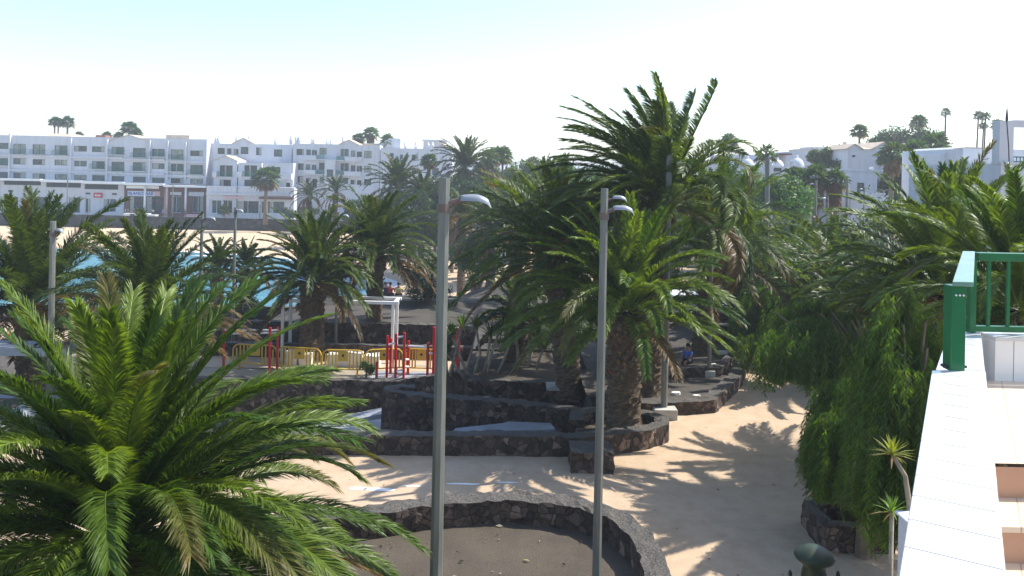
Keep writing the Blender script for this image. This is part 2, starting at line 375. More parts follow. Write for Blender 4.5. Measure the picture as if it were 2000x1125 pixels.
# markings on the plaza
def blot(name, pts, label, grp):
    n = 18; g = G(); rnd = random.Random(len(label)*7+len(name))
    cx, cy = gx(*pts[0]); rx, ry = pts[1]
    g.add([(cx+rx*math.cos(a*2*math.pi/n)*rnd.uniform(.8, 1.1), cy+ry*math.sin(a*2*math.pi/n)*rnd.uniform(.7, 1.1), .012) for a in range(n)], [tuple(range(n))])
    tag(g.build(name, M['marking']), label, 'paint mark', grp)
for (px, py, rx, ry, lb) in [(700, 955, .22, .09, 'long white paint mark on the plaza, nearest the big palm fronds'), (742, 957, .36, .10, 'widest white paint smear on the tan plaza'),
        (805, 950, .22, .05, 'faint thin white mark between the wide smear and the lamp post'), (905, 946, .40, .05, 'white painted dash just right of the thick lamp post'), (990, 943, .30, .035, 'short white dash on the plaza, closest to the stone plinth')]:
    blot('paint_mark', ((px, py), (rx, ry)), lb, 'white paint marks on the plaza')

# ------------------------------------------------------------------ stone walls
def stone_wall(pts, th, z0, z1, label, closed=False, mat='stone', step=.16, name='stone_wall', cat='wall', side=0):
    """a rough rubble wall; pts are its centre line, z1 a number or a list"""
    pts = [Vector(p) for p in pts]; n = len(pts)
    zt = z1 if hasattr(z1, '__len__') else [z1]*n
    P = []; Z = []
    rng = n if closed else n-1
    for i in range(rng):
        a, b = pts[i], pts[(i+1) % n]; k = max(1, int((b-a).length/step))
        for j in range(k): P.append(a.lerp(b, j/k)); Z.append(zt[i]+(zt[(i+1) % n]-zt[i])*j/k)
    if not closed: P.append(pts[-1]); Z.append(zt[-1])
    m = len(P); nz = 5
    g = G(); loop = []
    for i in range(m):
        a = P[(i-1) % m] if closed else P[max(0, i-1)]; b = P[(i+1) % m] if closed else P[min(m-1, i+1)]
        t = (b-a).normalized(); q = Vector((-t.y, t.x))
        prof = []
        zs = [z0+(Z[i]-z0)*k/nz for k in range(nz+1)]
        for k, z in enumerate(zs): prof.append((th/2, z))
        for k in (1, 2, 3): prof.append((th/2-th*k/4, Z[i]))
        for k, z in enumerate(reversed(zs)): prof.append((-th/2, z))
        for off, z in prof:
            p = P[i]+q*off; v = Vector((p.x, p.y, z))
            d = noise.cell_vector(Vector((v.x*4.2, v.y*4.2, v.z*4.6)))
            s = noise.noise(v*5.1)
            v += Vector((q.x, q.y, 0))*((.035*s+.045*(d.y-.5))*(1 if off > 0 else -1))
            if z >= Z[i]-1e-6: v.z += .05*(d.x-.5)+.025*s
            g.v.append(tuple(v)); g.c.append((1, 1, 1))
    L = 2*(nz+1)+3
    for i in range(m if closed else m-1):
        j = (i+1) % m
        for k in range(L-1): g.f.append((i*L+k, i*L+k+1, j*L+k+1, j*L+k)); g.m.append(0)
    if not closed: g.f += [tuple(range(L))[::-1], tuple((m-1)*L+k for k in range(L))]; g.m += [0, 0]
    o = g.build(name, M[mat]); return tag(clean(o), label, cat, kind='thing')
def inset(px, py, z, dy=0): x, y = gx(px, py, z); return (x, y+dy)
# round planter of the foreground (its inner ground is a sheet)
ring = [(-2.6, 14.8), (-1.3, 15.35), (0, 15.6), (1.36, 15.4), (2.15, 14.85), (2.5, 14.0), (2.56, 13.2), (2.52, 12.4), (2.3, 11.4), (1.6, 10.0), (.3, 8.6), (-2, 7.4), (-6, 7.2), (-8.5, 9), (-8.6, 11.5), (-7, 13.3), (-4.8, 14.2)]
stone_wall(ring, .44, -.2, .5, 'low curved stone wall ringing the dark gravel bed in front', closed=True, step=.13)
rp = [(p[0], p[1], .02) for p in ring]
g = G(); K = 40
cxm, cym = -2.6, 11.6
def inside(x, y): return sdist(x, y, ring) < 0
gx_ = [-8.8+i*.2 for i in range(58)]; gy_ = [7.0+i*.2 for i in range(45)]
for y in gy_:
    for x in gx_: g.v.append((x, y, .03+.02*noise.noise(Vector((x*2, y*2, 0))))); g.c.append((.095, .080, .064))
for j in range(44):
    for i in range(57):
        if inside(gx_[i]+.1, gy_[j]+.1): g.f.append((j*58+i, j*58+i+1, (j+1)*58+i+1, (j+1)*58+i)); g.m.append(0)
tag(g.build('gravel_bed', M['terrain'], colr=True), kind='structure')
# front wall with the rounded palm planter at its right end
stone_wall([(-9.5, 18.75), (-7, 18.9), (-3.8, 19.1), (0, 19.25), (1.66, 19.3), (2.57, 19.45), (3.45, 19.85), (4.1, 20.35), (4.2, 20.8), (3.9, 21.15), (3.2, 21.3), (2.4, 21.35), (1.95, 21.1), (1.85, 20.5)], .42, -3.4, [.5]*13+[.46],
           'low dark stone wall along the back of the plaza, ending in a rounded palm bed')
g = G(); poly = [(1.9, 19.5), (2.6, 19.55), (3.4, 19.95), (4.0, 20.5), (3.9, 21.0), (3.2, 21.2), (2.2, 21.2), (1.9, 20.9)]
g.add([(x, y, .22) for x, y in poly], [tuple(range(8))], (.10, .085, .07)); tag(g.build('gravel_bed', M['terrain'], colr=True), kind='structure')
stone_wall([(-3.0, 25.1), (-3.6, 24.9), (-3.78, 24.45), (-3.4, 24.2), (-2.4, 24.1), (-.63, 23.8), (.93, 23.5), (2.2, 23.1)], .42, -3.4, [.0, .03, .08, .05, 0, 0, -.02, -.05], 'curved stone wall rising out of the sunken ramp court')
stone_wall([(-13, 30.2), (-9, 30.3), (-5.2, 30.35), (-4.2, 30.3), (-1.4, 28.5), (-1.2, 26.3), (2.5, 26.1)], .4, -3.4, [-1.3, -1.3, -1.28, -1.25, -.3, -.06, -.05], 'tall stone retaining wall below the red exercise bars')
stone_wall([(-14, 34.0), (-6, 34.05), (-1.4, 34.1), (3, 34.2)], .35, -1.5, -.76, 'lower of the two terraced stone walls behind the barriers')
stone_wall([(-17, 36.2), (-6, 36.2), (0, 36.2), (6, 36.3)], .4, -1.5, -.23, 'upper terraced stone wall holding the grey gravel bank')
stone_wall([(3.0, 22.6), (4.35, 22.6), (6.05, 23.0), (7.6, 25.7), (9.35, 30.1), (11, 34.5)], .42, -.1, [.38, .38, .4, .4, .4, .4], 'low stone kerb wall of the dark gravel bed beside the path')
stone_wall([gx(1300, 728, .5), gx(1345, 722, .55), gx(1400, 720, .55), gx(1425, 700, .55)], .3, .3, .62, 'short stone wall inside the gravel bed behind the lamp posts', step=.12)
stone_wall([(2.9, 35.2), (7, 35.3), (12.5, 35.8)], .4, -.1, .75, 'long dark wall closing the gravel bed in front of the parked cars', mat='stone')
stone_wall([(-1.0, 31.6), (1, 31.8), (3.2, 32.2)], .35, -.3, .2, 'low broken wall among the shrubs of the shaded bed')
stone_wall([(8.0, 31), (10.3, 31.3), (10.6, 33)], .5, .2, 1.05, 'dark square stone block at the far corner of the gravel bed', step=.12)
g = G(); poly = [(3.0, 22.7), (4.35, 22.75), (5.95, 23.1), (7.45, 25.75), (9.2, 30.1), (11, 35), (2.7, 35), (2.7, 26.2), (2.4, 26.2), (2.4, 23.3)]
g.add([(x, y, .33) for x, y in poly], [tuple(range(len(poly)))], GRAVEL); tag(g.build('gravel_bed', M['terrain'], colr=True), kind='structure')
g = G(); poly = [(-1.1, 26.3), (2.7, 26.3), (2.7, 34), (-1.4, 34), (-1.4, 28.6)]
g.add([(x, y, -.08) for x, y in poly], [tuple(range(len(poly)))], (.09, .075, .06)); tag(g.build('gravel_bed', M['terrain'], colr=True), kind='structure')
# ramps of the sunken court
def slab(name, quad, th, label, mat='concrete_pale', cat='ramp'):
    g = G(); up = [Vector(q) for q in quad]; dn = [p-Vector((0, 0, th)) for p in up]
    g.add(up+dn, [(0, 1, 2, 3), (7, 6, 5, 4), (0, 4, 5, 1), (1, 5, 6, 2), (2, 6, 7, 3), (3, 7, 4, 0)]); return tag(clean(g.build(name, M[mat])), label, cat)
def q4(*a): return [at(px, py, Y) for px, py, Y in a]
slab('ramp', q4((640, 846, 24.2), (782, 846, 24.6), (782, 812, 26.2), (672, 829, 26.4)), .14, 'pale concrete ramp climbing to the right in the sunken court', cat='ramp')
slab('ramp', q4((665, 826, 26.6), (782, 800, 26.4), (782, 788, 27.6), (590, 829, 28.2)), .14, 'upper strip of concrete ramp against the tall stone wall')
slab('ramp', q4((560, 836, 25.6), (668, 842, 25.2), (655, 828, 27.2), (560, 832, 27.6)), .12, 'low flat concrete slab at the foot of the ramps')
slab('ramp', q4((880, 846, 21.2), (930, 846, 21.3), (985, 826, 22.8), (890, 836, 22.4)), .12, 'small shaded slab beside the sunlit white ramp')
slab('ramp', q4((935, 846, 21.3), (1085, 838, 21.4), (1075, 826, 22.8), (992, 823, 22.9)), .12, 'sunlit white ramp between the two curved stone walls')

# ------------------------------------------------------------------ palms
def green(r, k=1.0):
    u = r.random(); a = (.030, .066, .009); b = (.095, .140, .016)
    return tuple((a[i]*(1-u)+b[i]*u)*k for i in range(3))
BROWN = [(.12, .075, .028), (.15, .10, .04), (.075, .05, .022)]
def frond(g, base, az, e0, L, bend, r, n=45, lf=.45, wd=.03, tint=(.04, .09, .02), wind=(0, 0, 0), side_gap=.1, pet=.018, vee=.42, tip=None, up_pow=1.55, tip_tint=None, opn=60):
    M_ = 14; P = [Vector(base)]; T = []
    w_ = Vector(wind); az_d = r.uniform(-.25, .25)
    for i in range(M_):
        s = (i+.5)/M_; e = e0-bend*(s**up_pow); a = az+az_d*s
        d = Vector((math.cos(a)*math.cos(e), math.sin(a)*math.cos(e), math.sin(e))) + w_*(s**1.2)
        d.normalize(); T.append(d); P.append(P[-1]+d*(L/M_))
    T.append(T[-1])
    g.tube(P, [pet*(1-.85*i/M_)+.003 for i in range(M_+1)], 4, tuple(x*1.5+.02 for x in tint), cap=False)
    roll = r.uniform(-.5, .5)
    vs = []; fs = []; cs = []
    for sgn in (-1, 1):
        for k in range(n):
            t = side_gap+(1-side_gap)*(k+r.uniform(.1, .9))/n
            f = t*M_; i = min(int(f), M_-1); p = P[i].lerp(P[i+1], f-i); tn = T[i]
            ref = Vector((0, 0, 1)) if abs(tn.z) < .95 else Vector((math.cos(az), math.sin(az), 0))*-1
            S = tn.cross(ref).normalized(); Nn = S.cross(tn)
            cr, sr = math.cos(roll*t), math.sin(roll*t); S, Nn = S*cr+Nn*sr, Nn*cr-S*sr
            be = rad(opn-.5*opn*t+r.uniform(-8, 8)); ga = vee*(r.uniform(-.3, 1.7) if opn > 55 else r.uniform(.3, 1.3))
            d = tn*math.cos(be)+(S*sgn*math.cos(ga)+Nn*math.sin(ga))*math.sin(be)
            l = lf*min(1, (t-side_gap)*5+.25)*(1-.5*t**3)*r.uniform(.82, 1.08)
            d = (d+w_*.35).normalized()
            wv = d.cross(Nn+Vector((r.uniform(-.6, .6), r.uniform(-.6, .6), r.uniform(-.6, .6)))).normalized()*(wd*.5)
            m1 = p+d*l*.5; e1 = p+d*l+Vector((0, 0, -l*.16))
            b0 = len(vs); vs += [p-wv*.5, p+wv*.5, m1+wv, m1-wv, e1]
            fs += [(b0, b0+1, b0+2, b0+3), (b0+3, b0+2, b0+4)]
            cc = tint
            if tip_tint and t > .6: q_ = (t-.6)/.4; cc = tuple(tint[z]*(1-q_)+tip_tint[z]*q_ for z in range(3))
            v_ = r.uniform(.75, 1.25); cc = tuple(x*v_ for x in cc); cs += [cc]*5
    n0 = len(g.v); g.v.extend(tuple(p) for p in vs); g.f.extend(tuple(i+n0 for i in f) for f in fs); g.m.extend([g.mi]*len(fs)); g.c.extend(cs)

def date_trunk(g, base, top, r0, r1, rnd, rough=.06, boss=1.0, col_=(.15, .115, .08)):
    base, top = Vector(base), Vector(top); Lh = (top-base).length; n = 22; rings = max(8, int(Lh/.07)); vs = []; fs = []; cs = []
    for i in range(rings+1):
        t = i/rings; c = base.lerp(top, t); rr = r0+(r1-r0)*t
        if t < .08: rr *= 1+.25*(1-t/.08)
        if t > .72: rr *= 1+(boss-1)*math.sin(min(1, (t-.72)/.22)*math.pi/2)
        if t > .97: rr *= .6
        for k in range(n):
            a = 2*math.pi*k/n
            z = t*Lh+.22*noise.noise(Vector((math.cos(a)*2, math.sin(a)*2, t*Lh*1.7))); u = (a/(2*math.pi)*9+z*2.6); v = (a/(2*math.pi)*9-z*2.6)
            pat = max(abs((u % 1)-.5), abs((v % 1)-.5))*2      # diamond scars
            d = rough*(1-pat)*1.2+.03*rnd.uniform(-1, 1)
            vs.append(c+Vector((math.cos(a), math.sin(a), 0))*(rr+d)); q = rnd.uniform(.7, 1.2)*(1.0-.35*pat); cs.append(tuple(x*q for x in col_))
    for i in range(rings):
        for k in range(n): fs.append((i*n+k, i*n+(k+1)%n, (i+1)*n+(k+1)%n, (i+1)*n+k))
    n0 = len(g.v); g.v.extend(tuple(p) for p in vs); g.f.extend(tuple(i+n0 for i in f) for f in fs); g.m.extend([0]*len(fs)); g.c.extend(cs)
    # cut leaf bases sticking out of the boss
    if boss > 1.0 or rough > .05:
        for k in range(int(70*min(1.6, Lh/3))):
            t = rnd.uniform(.35, .99)**.7; a = rnd.uniform(0, 6.283); rr = (r0+(r1-r0)*t)*(boss if t > .8 else 1)
            c = base.lerp(top, t); o = Vector((math.cos(a), math.sin(a), 0)); p = c+o*(rr*.9); e = p+o*rnd.uniform(.08, .2)+Vector((0, 0, rnd.uniform(.10, .22)))
            g.tube([p, e], [.05, .03], 4, tuple(x*rnd.uniform(.7, 1.6) for x in col_))

def date_palm(label, px, py, Y, zb, R=3.2, N_=60, n=45, seed=1, wind=(-.25, 0, 0), r0=.42, bpx=None, brown=.2, k=1.0, boss=1.25, emin=-.35, lf=None, wd=.03, group=None, bend=1.3, rough=.06, name='date_palm', up=1.0, opn=60):
    rnd = random.Random(seed); top = at(px, py, Y)
    bx = top.x if bpx is None else at(bpx, py, Y).x - 0
    root = empty(name, (bx, Y, zb), label, 'palm tree', group)
    t_ = Vector((top.x-bx, 0, top.z-zb))
    g = G(); date_trunk(g, (0, 0, -.3), t_, r0, r0*.9, rnd, rough=rough, boss=boss); g.build('trunk', M['trunk'], root, colr=True)
    g = G(); lf = lf or .14*R+.03
    for i in range(N_):
        q = (i+.5)/N_; az = i*2.39996+rnd.uniform(-.25, .25)
        e0 = (1.50-.85*q/.58 if q < .58 else .65-(.65-emin)*(q-.58)/.42)*up+rnd.uniform(-.12, .12)
        L = R*rnd.uniform(.86, 1.1)*(1 if q > .12 else .85)
        be = bend*(.32+1.75*q if q < .58 else 1.33-.9*(q-.58)/.42)*rnd.uniform(.8, 1.2)
        tint = green(rnd, k); tip = None
        if q > 1-brown*.6: tint = rnd.choice(BROWN); be *= 1.1
        elif rnd.random() < .12: tip = (.12, .10, .03)
        b = t_+Vector((math.cos(az), math.sin(az), 0))*(r0*.55*q)+Vector((0, 0, .25*(1-q)))
        frond(g, b, az, e0, L, be, rnd, n=n, lf=lf*rnd.uniform(.85, 1.1), wd=wd, tint=tint, wind=tuple(x*(.7+.6*rnd.random()) for x in wind), tip_tint=tip, opn=opn)
    g.build('crown', M['leaf'], root, colr=True)
    return root

def fan_palm(label, px, py, Y, zb, R=1.5, N_=26, seed=1, r0=.16, skirt=0, group=None, k=1.0, lean=0.0, name='fan_palm'):
    rnd = random.Random(seed); top = at(px, py, Y); root = empty(name, (top.x-lean, Y, zb), label, 'palm tree', group)
    t_ = Vector((lean, 0, top.z-zb)); g = G()
    pts = [Vector((0, 0, -.3)), t_*.35+Vector((-lean*.12, 0, 0)), t_*.7+Vector((-lean*.1, 0, 0)), t_]
    g.tube(pts, [r0*1.4, r0, r0*.85, r0*.8], 10, (.19, .155, .12), cap=True); g.build('trunk', M['trunk'], root, colr=True, smooth=True)
    def fan(g, c, d, rr, tint, segs=13, spread=2.1, droop=.25):
        d = d.normalized(); up = Vector((0, 0, 1)); S = d.cross(up)
        S = S.normalized() if S.length > .05 else Vector((1, 0, 0)); Nn = S.cross(d).normalized()
        roll = rnd.uniform(-.7, .7); S, Nn = S*math.cos(roll)+Nn*math.sin(roll), Nn*math.cos(roll)-S*math.sin(roll)
        vs = []; fs = []
        for i in range(segs):
            a = -spread+2*spread*(i+.5)/segs; u = d*math.cos(a)+S*math.sin(a); l = rr*(1-.25*abs(a)/spread)*rnd.uniform(.85, 1.05)
            q = (d*-math.sin(a)+S*math.cos(a)); hw = rr*spread/segs*.75
            m1 = c+u*l*.55; e = c+u*l-Vector((0, 0, l*droop)); b0 = len(vs); zz = Nn*hw*.5*(1 if i % 2 else -1)
            vs += [c, m1-q*hw*.6+zz, m1+q*hw*.6-zz, e]; fs += [(b0, b0+1, b0+2), (b0+1, b0+3, b0+2)]
        g.add(vs, fs, tint)
    g = G()
    for i in range(N_):
        q = (i+.5)/N_; az = i*2.4+rnd.uniform(-.3, .3); e = 1.45-2.1*q; d = Vector((math.cos(az)*math.cos(e), math.sin(az)*math.cos(e), math.sin(e)))
        pl = R*.5*rnd.uniform(.8, 1.2); c = t_+d*pl; tint = tuple(x*rnd.uniform(.8, 1.3)*k for x in (.05, .10, .03)); 
        if q > .85: tint = (.13, .10, .05)
        g.tube([t_, c], [.02, .015], 4, (.1, .12, .05), cap=False); fan(g, c, d-Vector((0, 0, .25)), R*.62, tint)
    g.build('crown', M['leaf'], root, colr=True)
    if skirt:
        g = G()
        for i in range(60):
            az = i*2.4; z = -skirt*(i/60); d = Vector((math.cos(az)*.42, math.sin(az)*.42, -1)); c = t_+Vector((math.cos(az)*r0*1.4, math.sin(az)*r0*1.4, z-.1))
            fan(g, c, d, R*.55, tuple(x*rnd.uniform(.7, 1.2) for x in (.17, .10, .055)), 9, 1.0, .25)
        g.build('dead_skirt', M['leaf'], root, colr=True)
    return root

# ---- near and middle date palms
def zg(x, y): return terr(x, y)
W1 = (-.30, 0, 0)
date_palm('huge bright green date palm filling the lower left corner', 236, 1068, 10.0, .03, R=3.6, N_=132, n=270, seed=11, wind=(.10, -.08, 0), brown=.03, k=1.4, wd=0.019, lf=.52, emin=-.2, bend=1.22, r0=.45, opn=50, up=1.0)
date_palm('dark date palm at the far left edge, its trunk against the sea', 62, 600, 28, -1.9, R=4.5, N_=84, n=120, seed=22, wind=(-.05, 0, 0), brown=.4, r0=.5, bpx=66, wd=0.038, bend=1.0, k=.72)
date_palm('brownish date palm leaning between the two left lamp posts', 290, 610, 25, -1.2, R=3.3, N_=64, n=120, seed=33, wind=(.12, 0, .02), brown=.5, r0=.4, k=.7, wd=0.036, bend=.9)
date_palm('date palm with thick dark trunk behind the yellow barriers', 612, 552, 33.3, -1.35, R=3.3, N_=84, n=120, seed=44, wind=(-.15, 0, 0), brown=.22, r0=.50, boss=1.15, wd=0.04, k=.85, opn=54)
date_palm('date palm with slimmer trunk on the grey gravel bank', 733, 500, 36.9, -.3, R=3.4, N_=76, n=115, seed=56, wind=(.15, 0, 0), brown=.3, r0=.36, wd=0.042, k=.85, boss=1.5)
date_palm('dense shady date palm left of the slim front lamp post', 1085, 510, 25.5, -.1, R=3.6, N_=88, n=120, seed=66, wind=(-.12, 0, 0), brown=.05, r0=.4, bpx=1120, wd=0.036, k=1.05)
date_palm('yellow green date palm on the rounded planter with stout shaggy trunk', 1222, 612, 20.4, .2, R=3.25, N_=80, n=165, seed=77, wind=(-.06, 0, 0), brown=.04, r0=.43, k=1.45, boss=1.12, wd=0.028, emin=-.15, bend=1.1, opn=54)
date_palm('tallest date palm, its wind-swept crown rising above the skyline', 1283, 405, 23.6, .3, R=4.05, N_=96, n=165, seed=89, wind=(-.88, 0, -.02), brown=.15, r0=.36, boss=1.45, k=1.0, wd=0.034, bpx=1275, emin=-.25, bend=1.25, opn=54)
date_palm('date palm behind the tall lamp post, brown tipped fronds', 1400, 490, 29, .3, R=3.9, N_=66, n=120, seed=99, wind=(.10, 0, 0), brown=.1, r0=.4, k=1.1, bpx=1372, wd=0.036)
date_palm('big dark date palm behind the terrace corner', 1840, 580, 17.6, 0, R=3.2, N_=74, n=175, seed=111, wind=(-.02, 0, 0), brown=.15, r0=.42, k=1.3, wd=0.027, bpx=1780, emin=-.3, bend=1.0, up=1.12, opn=54)
date_palm('date palm seen through the green railing at the right edge', 1990, 610, 12.5, 0, R=2.5, N_=60, n=170, seed=123, wind=(-.05, 0, 0), brown=.1, r0=.35, k=1.35, wd=0.022, opn=54)
date_palm('date palm with slumped fronds just left of the terrace post', 1770, 612, 20.2, 0, R=3.0, N_=48, n=150, seed=131, wind=(-.2, 0, 0), brown=.12, r0=.38, k=1.1, wd=0.03, emin=-.6, up=.72)
# mid-distance palms
for (lb, px, py, Y, R_, N_, sd_, k_, br) in [
    ('date palm crown filling the gap behind the tallest palm trunk', 1175, 470, 40, 3.6, 34, 201, 1.0, .25), ('small date palm at the back of the park, left of the twin grey heads', 1010, 450, 44, 3.4, 46, 202, .8, .2),
    ('dark date palm over the parked cars by the beach', 960, 455, 58, 3.4, 44, 203, .7, .25), ('date palm behind the pepper tree, leaning fronds tangled', 1545, 545, 34, 3.0, 36, 204, .85, .2),
    ('low date palm below the white domed houses', 1480, 530, 40, 3.2, 44, 205, .9, .12), ('date palm right of the thick dark pole, half hidden', 1620, 540, 36, 3.3, 34, 206, 1.0, .2),
    ('date palm below the white box house window', 1700, 510, 46, 3.2, 44, 207, .9, .2), ('brown tinged date palm in front of the gabled house', 1650, 620, 26, 3.0, 46, 208, .75, .15),
    ('slender date palm near the water between two thin lamp posts', 425, 525, 47, 2.2, 34, 209, .6, .2), ('date palm on a dark cone of old leaf bases near the sea', 482, 525, 46, 1.9, 30, 210, .6, .2),
    ('slim date palm standing on the beach beside the thick lamp post', 903, 425, 70, 3.0, 34, 211, .6, .7), ('dark date palm silhouette against the sky over the beach trees', 908, 330, 98, 4.9, 84, 212, .55, .1),
    ('date palm shading the foot of the white apartments', 778, 372, 95, 4.9, 76, 213, .6, .2), ('smaller date palm right of the white apartments entrance', 825, 385, 90, 3.6, 40, 214, .6, .3),
    ('date palm in front of the balcony flats, leftmost of the pair', 603, 385, 120, 3.0, 34, 215, .6, .3), ('date palm in front of the balcony flats with brown fronds', 655, 378, 122, 3.4, 34, 216, .55, .5),
    ('date palm crown over the exercise area shrubs', 1010, 620, 29, 1.7, 34, 217, .8, .2), ('date palm behind the bed lamp post, mostly shaded', 1440, 590, 34, 3.0, 30, 218, 1.0, .1),
    ('date palm at the back between the beach and the dense shady palm', 1060, 385, 62, 3.8, 34, 219, 1.0, .2), ('palm with upright fronds right of the tallest crown', 1390, 420, 50, 3.2, 40, 220, .9, .2)]:
    zz = zg(at(px, py, Y).x, Y)
    date_palm(lb, px, py, Y, max(zz, -5.5), R=R_, N_=N_, n=max(30, int(90-Y*.45)), seed=sd_, wind=(-.1, 0, 0), brown=br, emin=-1.0 if Y > 80 else -.45, r0=.34 if Y > 40 else .38, k=k_, wd=.04+.0007*Y, rough=.05, boss=1.25)
# ---- skyline fan palms
for (lb, px, py, Y, zb_, R_, sd_, r_, sk, ln) in [
    ('leftmost of three thin palms above the hotel roof', 107, 239, 185, -2, 1.6, 301, .22, 0, 0), ('middle of three thin palms above the hotel roof', 114, 240, 186, -2, 1.5, 302, .2, 0, 0), ('rightmost and fullest of the three thin palms above the hotel roof', 132, 240, 183, -2, 1.9, 303, .25, 0, 0),
    ('small low palm head peeping over the hotel roof beside the brick planter', 155, 265, 175, -2, 1.2, 304, .2, 0, 0), ('palm head left of the hotel gable', 208, 266, 176, -2, 1.3, 305, .2, 0, 0), ('pale palm head close left of the hotel gable peak', 232, 268, 176, -2, 1.4, 306, .2, 0, 0),
    ('tallest palm of the clump behind the hotel gable', 252, 252, 178, -2, 2.2, 307, .2, 0, 0), ('right low palm of the clump behind the hotel gable', 268, 262, 177, -2, 1.6, 308, .2, 0, 0),
    ('palm with brown skirt in front of the low apartments shop', 520, 350, 138, -3.3, 2.9, 309, .35, .6, 0), ('small fan palm on the promenade by the shop doors', 438, 412, 142, -3.3, 1.3, 310, .12, 0, 0),
    ('tallest brown skirted palm on the apartments roof line', 724, 262, 165, 0, 2.0, 311, .25, 1.2, 0), ('short brown palm left on the apartments roof line', 700, 272, 166, 0, 1.6, 312, .25, 1.0, 0), ('brown skirted palm before the white stair tower', 757, 276, 155, -1, 1.8, 313, .25, .8, 0),
    ('palm with thick trunk before the right white flats', 838, 315, 118, -3, 1.5, 314, .35, .5, 0), ('palm left of the dark silhouette pair on the skyline', 955, 312, 110, 0, 1.8, 315, .2, .8, 0), ('thin palm right of the dark silhouette on the skyline', 982, 305, 112, 0, 1.7, 316, .2, .3, 0),
    ('middle palm in the hazy skyline trio', 968, 306, 114, 0, 1.8, 317, .2, .5, 0),
    ('tall palm with clear trunk left of the gabled white house', 1679, 258, 95, 1, 1.25, 318, .16, 0, .1), ('palm head above the big dark tree', 1795, 240, 105, 2, 1.35, 319, .18, 0, 0), ('tallest skinny palm right of the big dark tree', 1847, 220, 110, 2, .85, 320, .16, 0, 0),
    ('tiny palm head left of the skinniest tall palm', 1841, 262, 112, 2, .6, 321, .1, 0, 0), ('left palm of the thin trio near the white frame', 1911, 226, 105, 2, .85, 322, .13, 0, .3), ('right palm of the thin trio near the white frame', 1925, 229, 104, 2, .9, 323, .13, 0, .2),
    ('shortest palm of the thin trio near the white frame', 1921, 246, 106, 2, .7, 324, .12, 0, .3), ('palm touching the edge of the white frame building', 1946, 244, 100, 2, 1.0, 325, .15, 2.5, 0),
    ('left of three palms with thick brown skirts', 1557, 352, 62, .5, 1.25, 326, .24, 1.6, 0), ('middle of three palms with thick brown skirts', 1594, 349, 60, .5, 1.3, 327, .24, 1.9, 0), ('right of three palms with thick brown skirts', 1630, 354, 60, .5, 1.25, 328, .24, 1.9, 0),
    ('palm head growing above the thick dark pole', 1497, 303, 66, .5, 1.1, 329, .12, 0, 0), ('fan palm before the big dark tree, brown skirt low', 1742, 305, 72, 1, 1.6, 330, .24, 1.0, 0), ('fan palm in front of the big dark tree, pale leaves', 1790, 300, 76, 1, 1.7, 331, .24, .8, 0),
    ('bushy palm right of the big dark tree', 1822, 288, 80, 1, 1.9, 332, .24, 1.0, 0), ('palm top over the tallest crown right side', 1424, 277, 120, 1, 1.7, 333, .2, .8, 0),
    ('small palm on the skyline left of the tallest palm', 1098, 318, 120, 0, 1.5, 334, .2, .4, 0), ('hazy palm head over the beach trees', 1040, 322, 125, 0, 1.6, 335, .2, .4, 0)]:
    fan_palm(lb, px, py, Y, zb_, R=R_, seed=sd_, r0=r_, skirt=sk, lean=ln, N_=30 if R_ > 1.2 else 20, k=.8)

# ---- leafy trees
def leafy(label, px, py, Y, rx, rz, zb, seed, tint=(.045, .10, .02), n=3500, ls=.16, name='broadleaf_tree', cat='tree', ry=None, trunk=.2, group=None, shade=None, clump=26):
    if Y > 45: n = int(n*2.0); ls *= 1.25
    rnd = random.Random(seed); c0 = at(px, py, Y); root = empty(name, (c0.x, Y, zb), label, cat, group); ry = ry or rx
    hc = c0.z-zb; g = G(); cl = []
    for i in range(clump):
        a = rnd.uniform(0, 6.283); u = rnd.uniform(-.75, 1); q = math.sqrt(max(0, 1-u*u))*rnd.uniform(.5, 1)
        cl.append((Vector((math.cos(a)*q*rx*.8, math.sin(a)*q*ry*.8, hc+u*rz*.75)), rnd.uniform(.28, .5)*min(rx, rz*1.3)))
    for c, rr in cl[:14]:
        m_ = Vector((c.x*.3, c.y*.3, hc*.55)); g.tube([(0, 0, max(.2, hc*.15)), m_, c], [trunk*.7, trunk*.4, .03], 5, cap=False)
    g.tube([(0, 0, -.3), (0, 0, max(.3, hc*.5))], [trunk*1.2, trunk*.8], 8); g.build('trunk', M['bark'], root)
    g = G()
    for c, rr in cl:
        kk = rnd.uniform(.65, 1.3); t0 = tuple(x*kk for x in tint)
        for j in range(n//clump):
            d = Vector((rnd.gauss(0, 1), rnd.gauss(0, 1), rnd.gauss(0, 1))).normalized(); p = c+d*rr*rnd.uniform(.55, 1.12)
            a = Vector((rnd.gauss(0, 1), rnd.gauss(0, 1), rnd.gauss(0, .7))).normalized(); b = a.cross(d+Vector((0, 0, .4))).normalized(); s = ls*rnd.uniform(.6, 1.3)
            g.add([p, p+a*s*.5+b*s*.28, p+a*s, p+a*s*.5-b*s*.28], [(0, 1, 2, 3)], tuple(x*rnd.uniform(.75, 1.3) for x in t0))
    g.build('crown', M['leaf_soft'], root, colr=True); return root
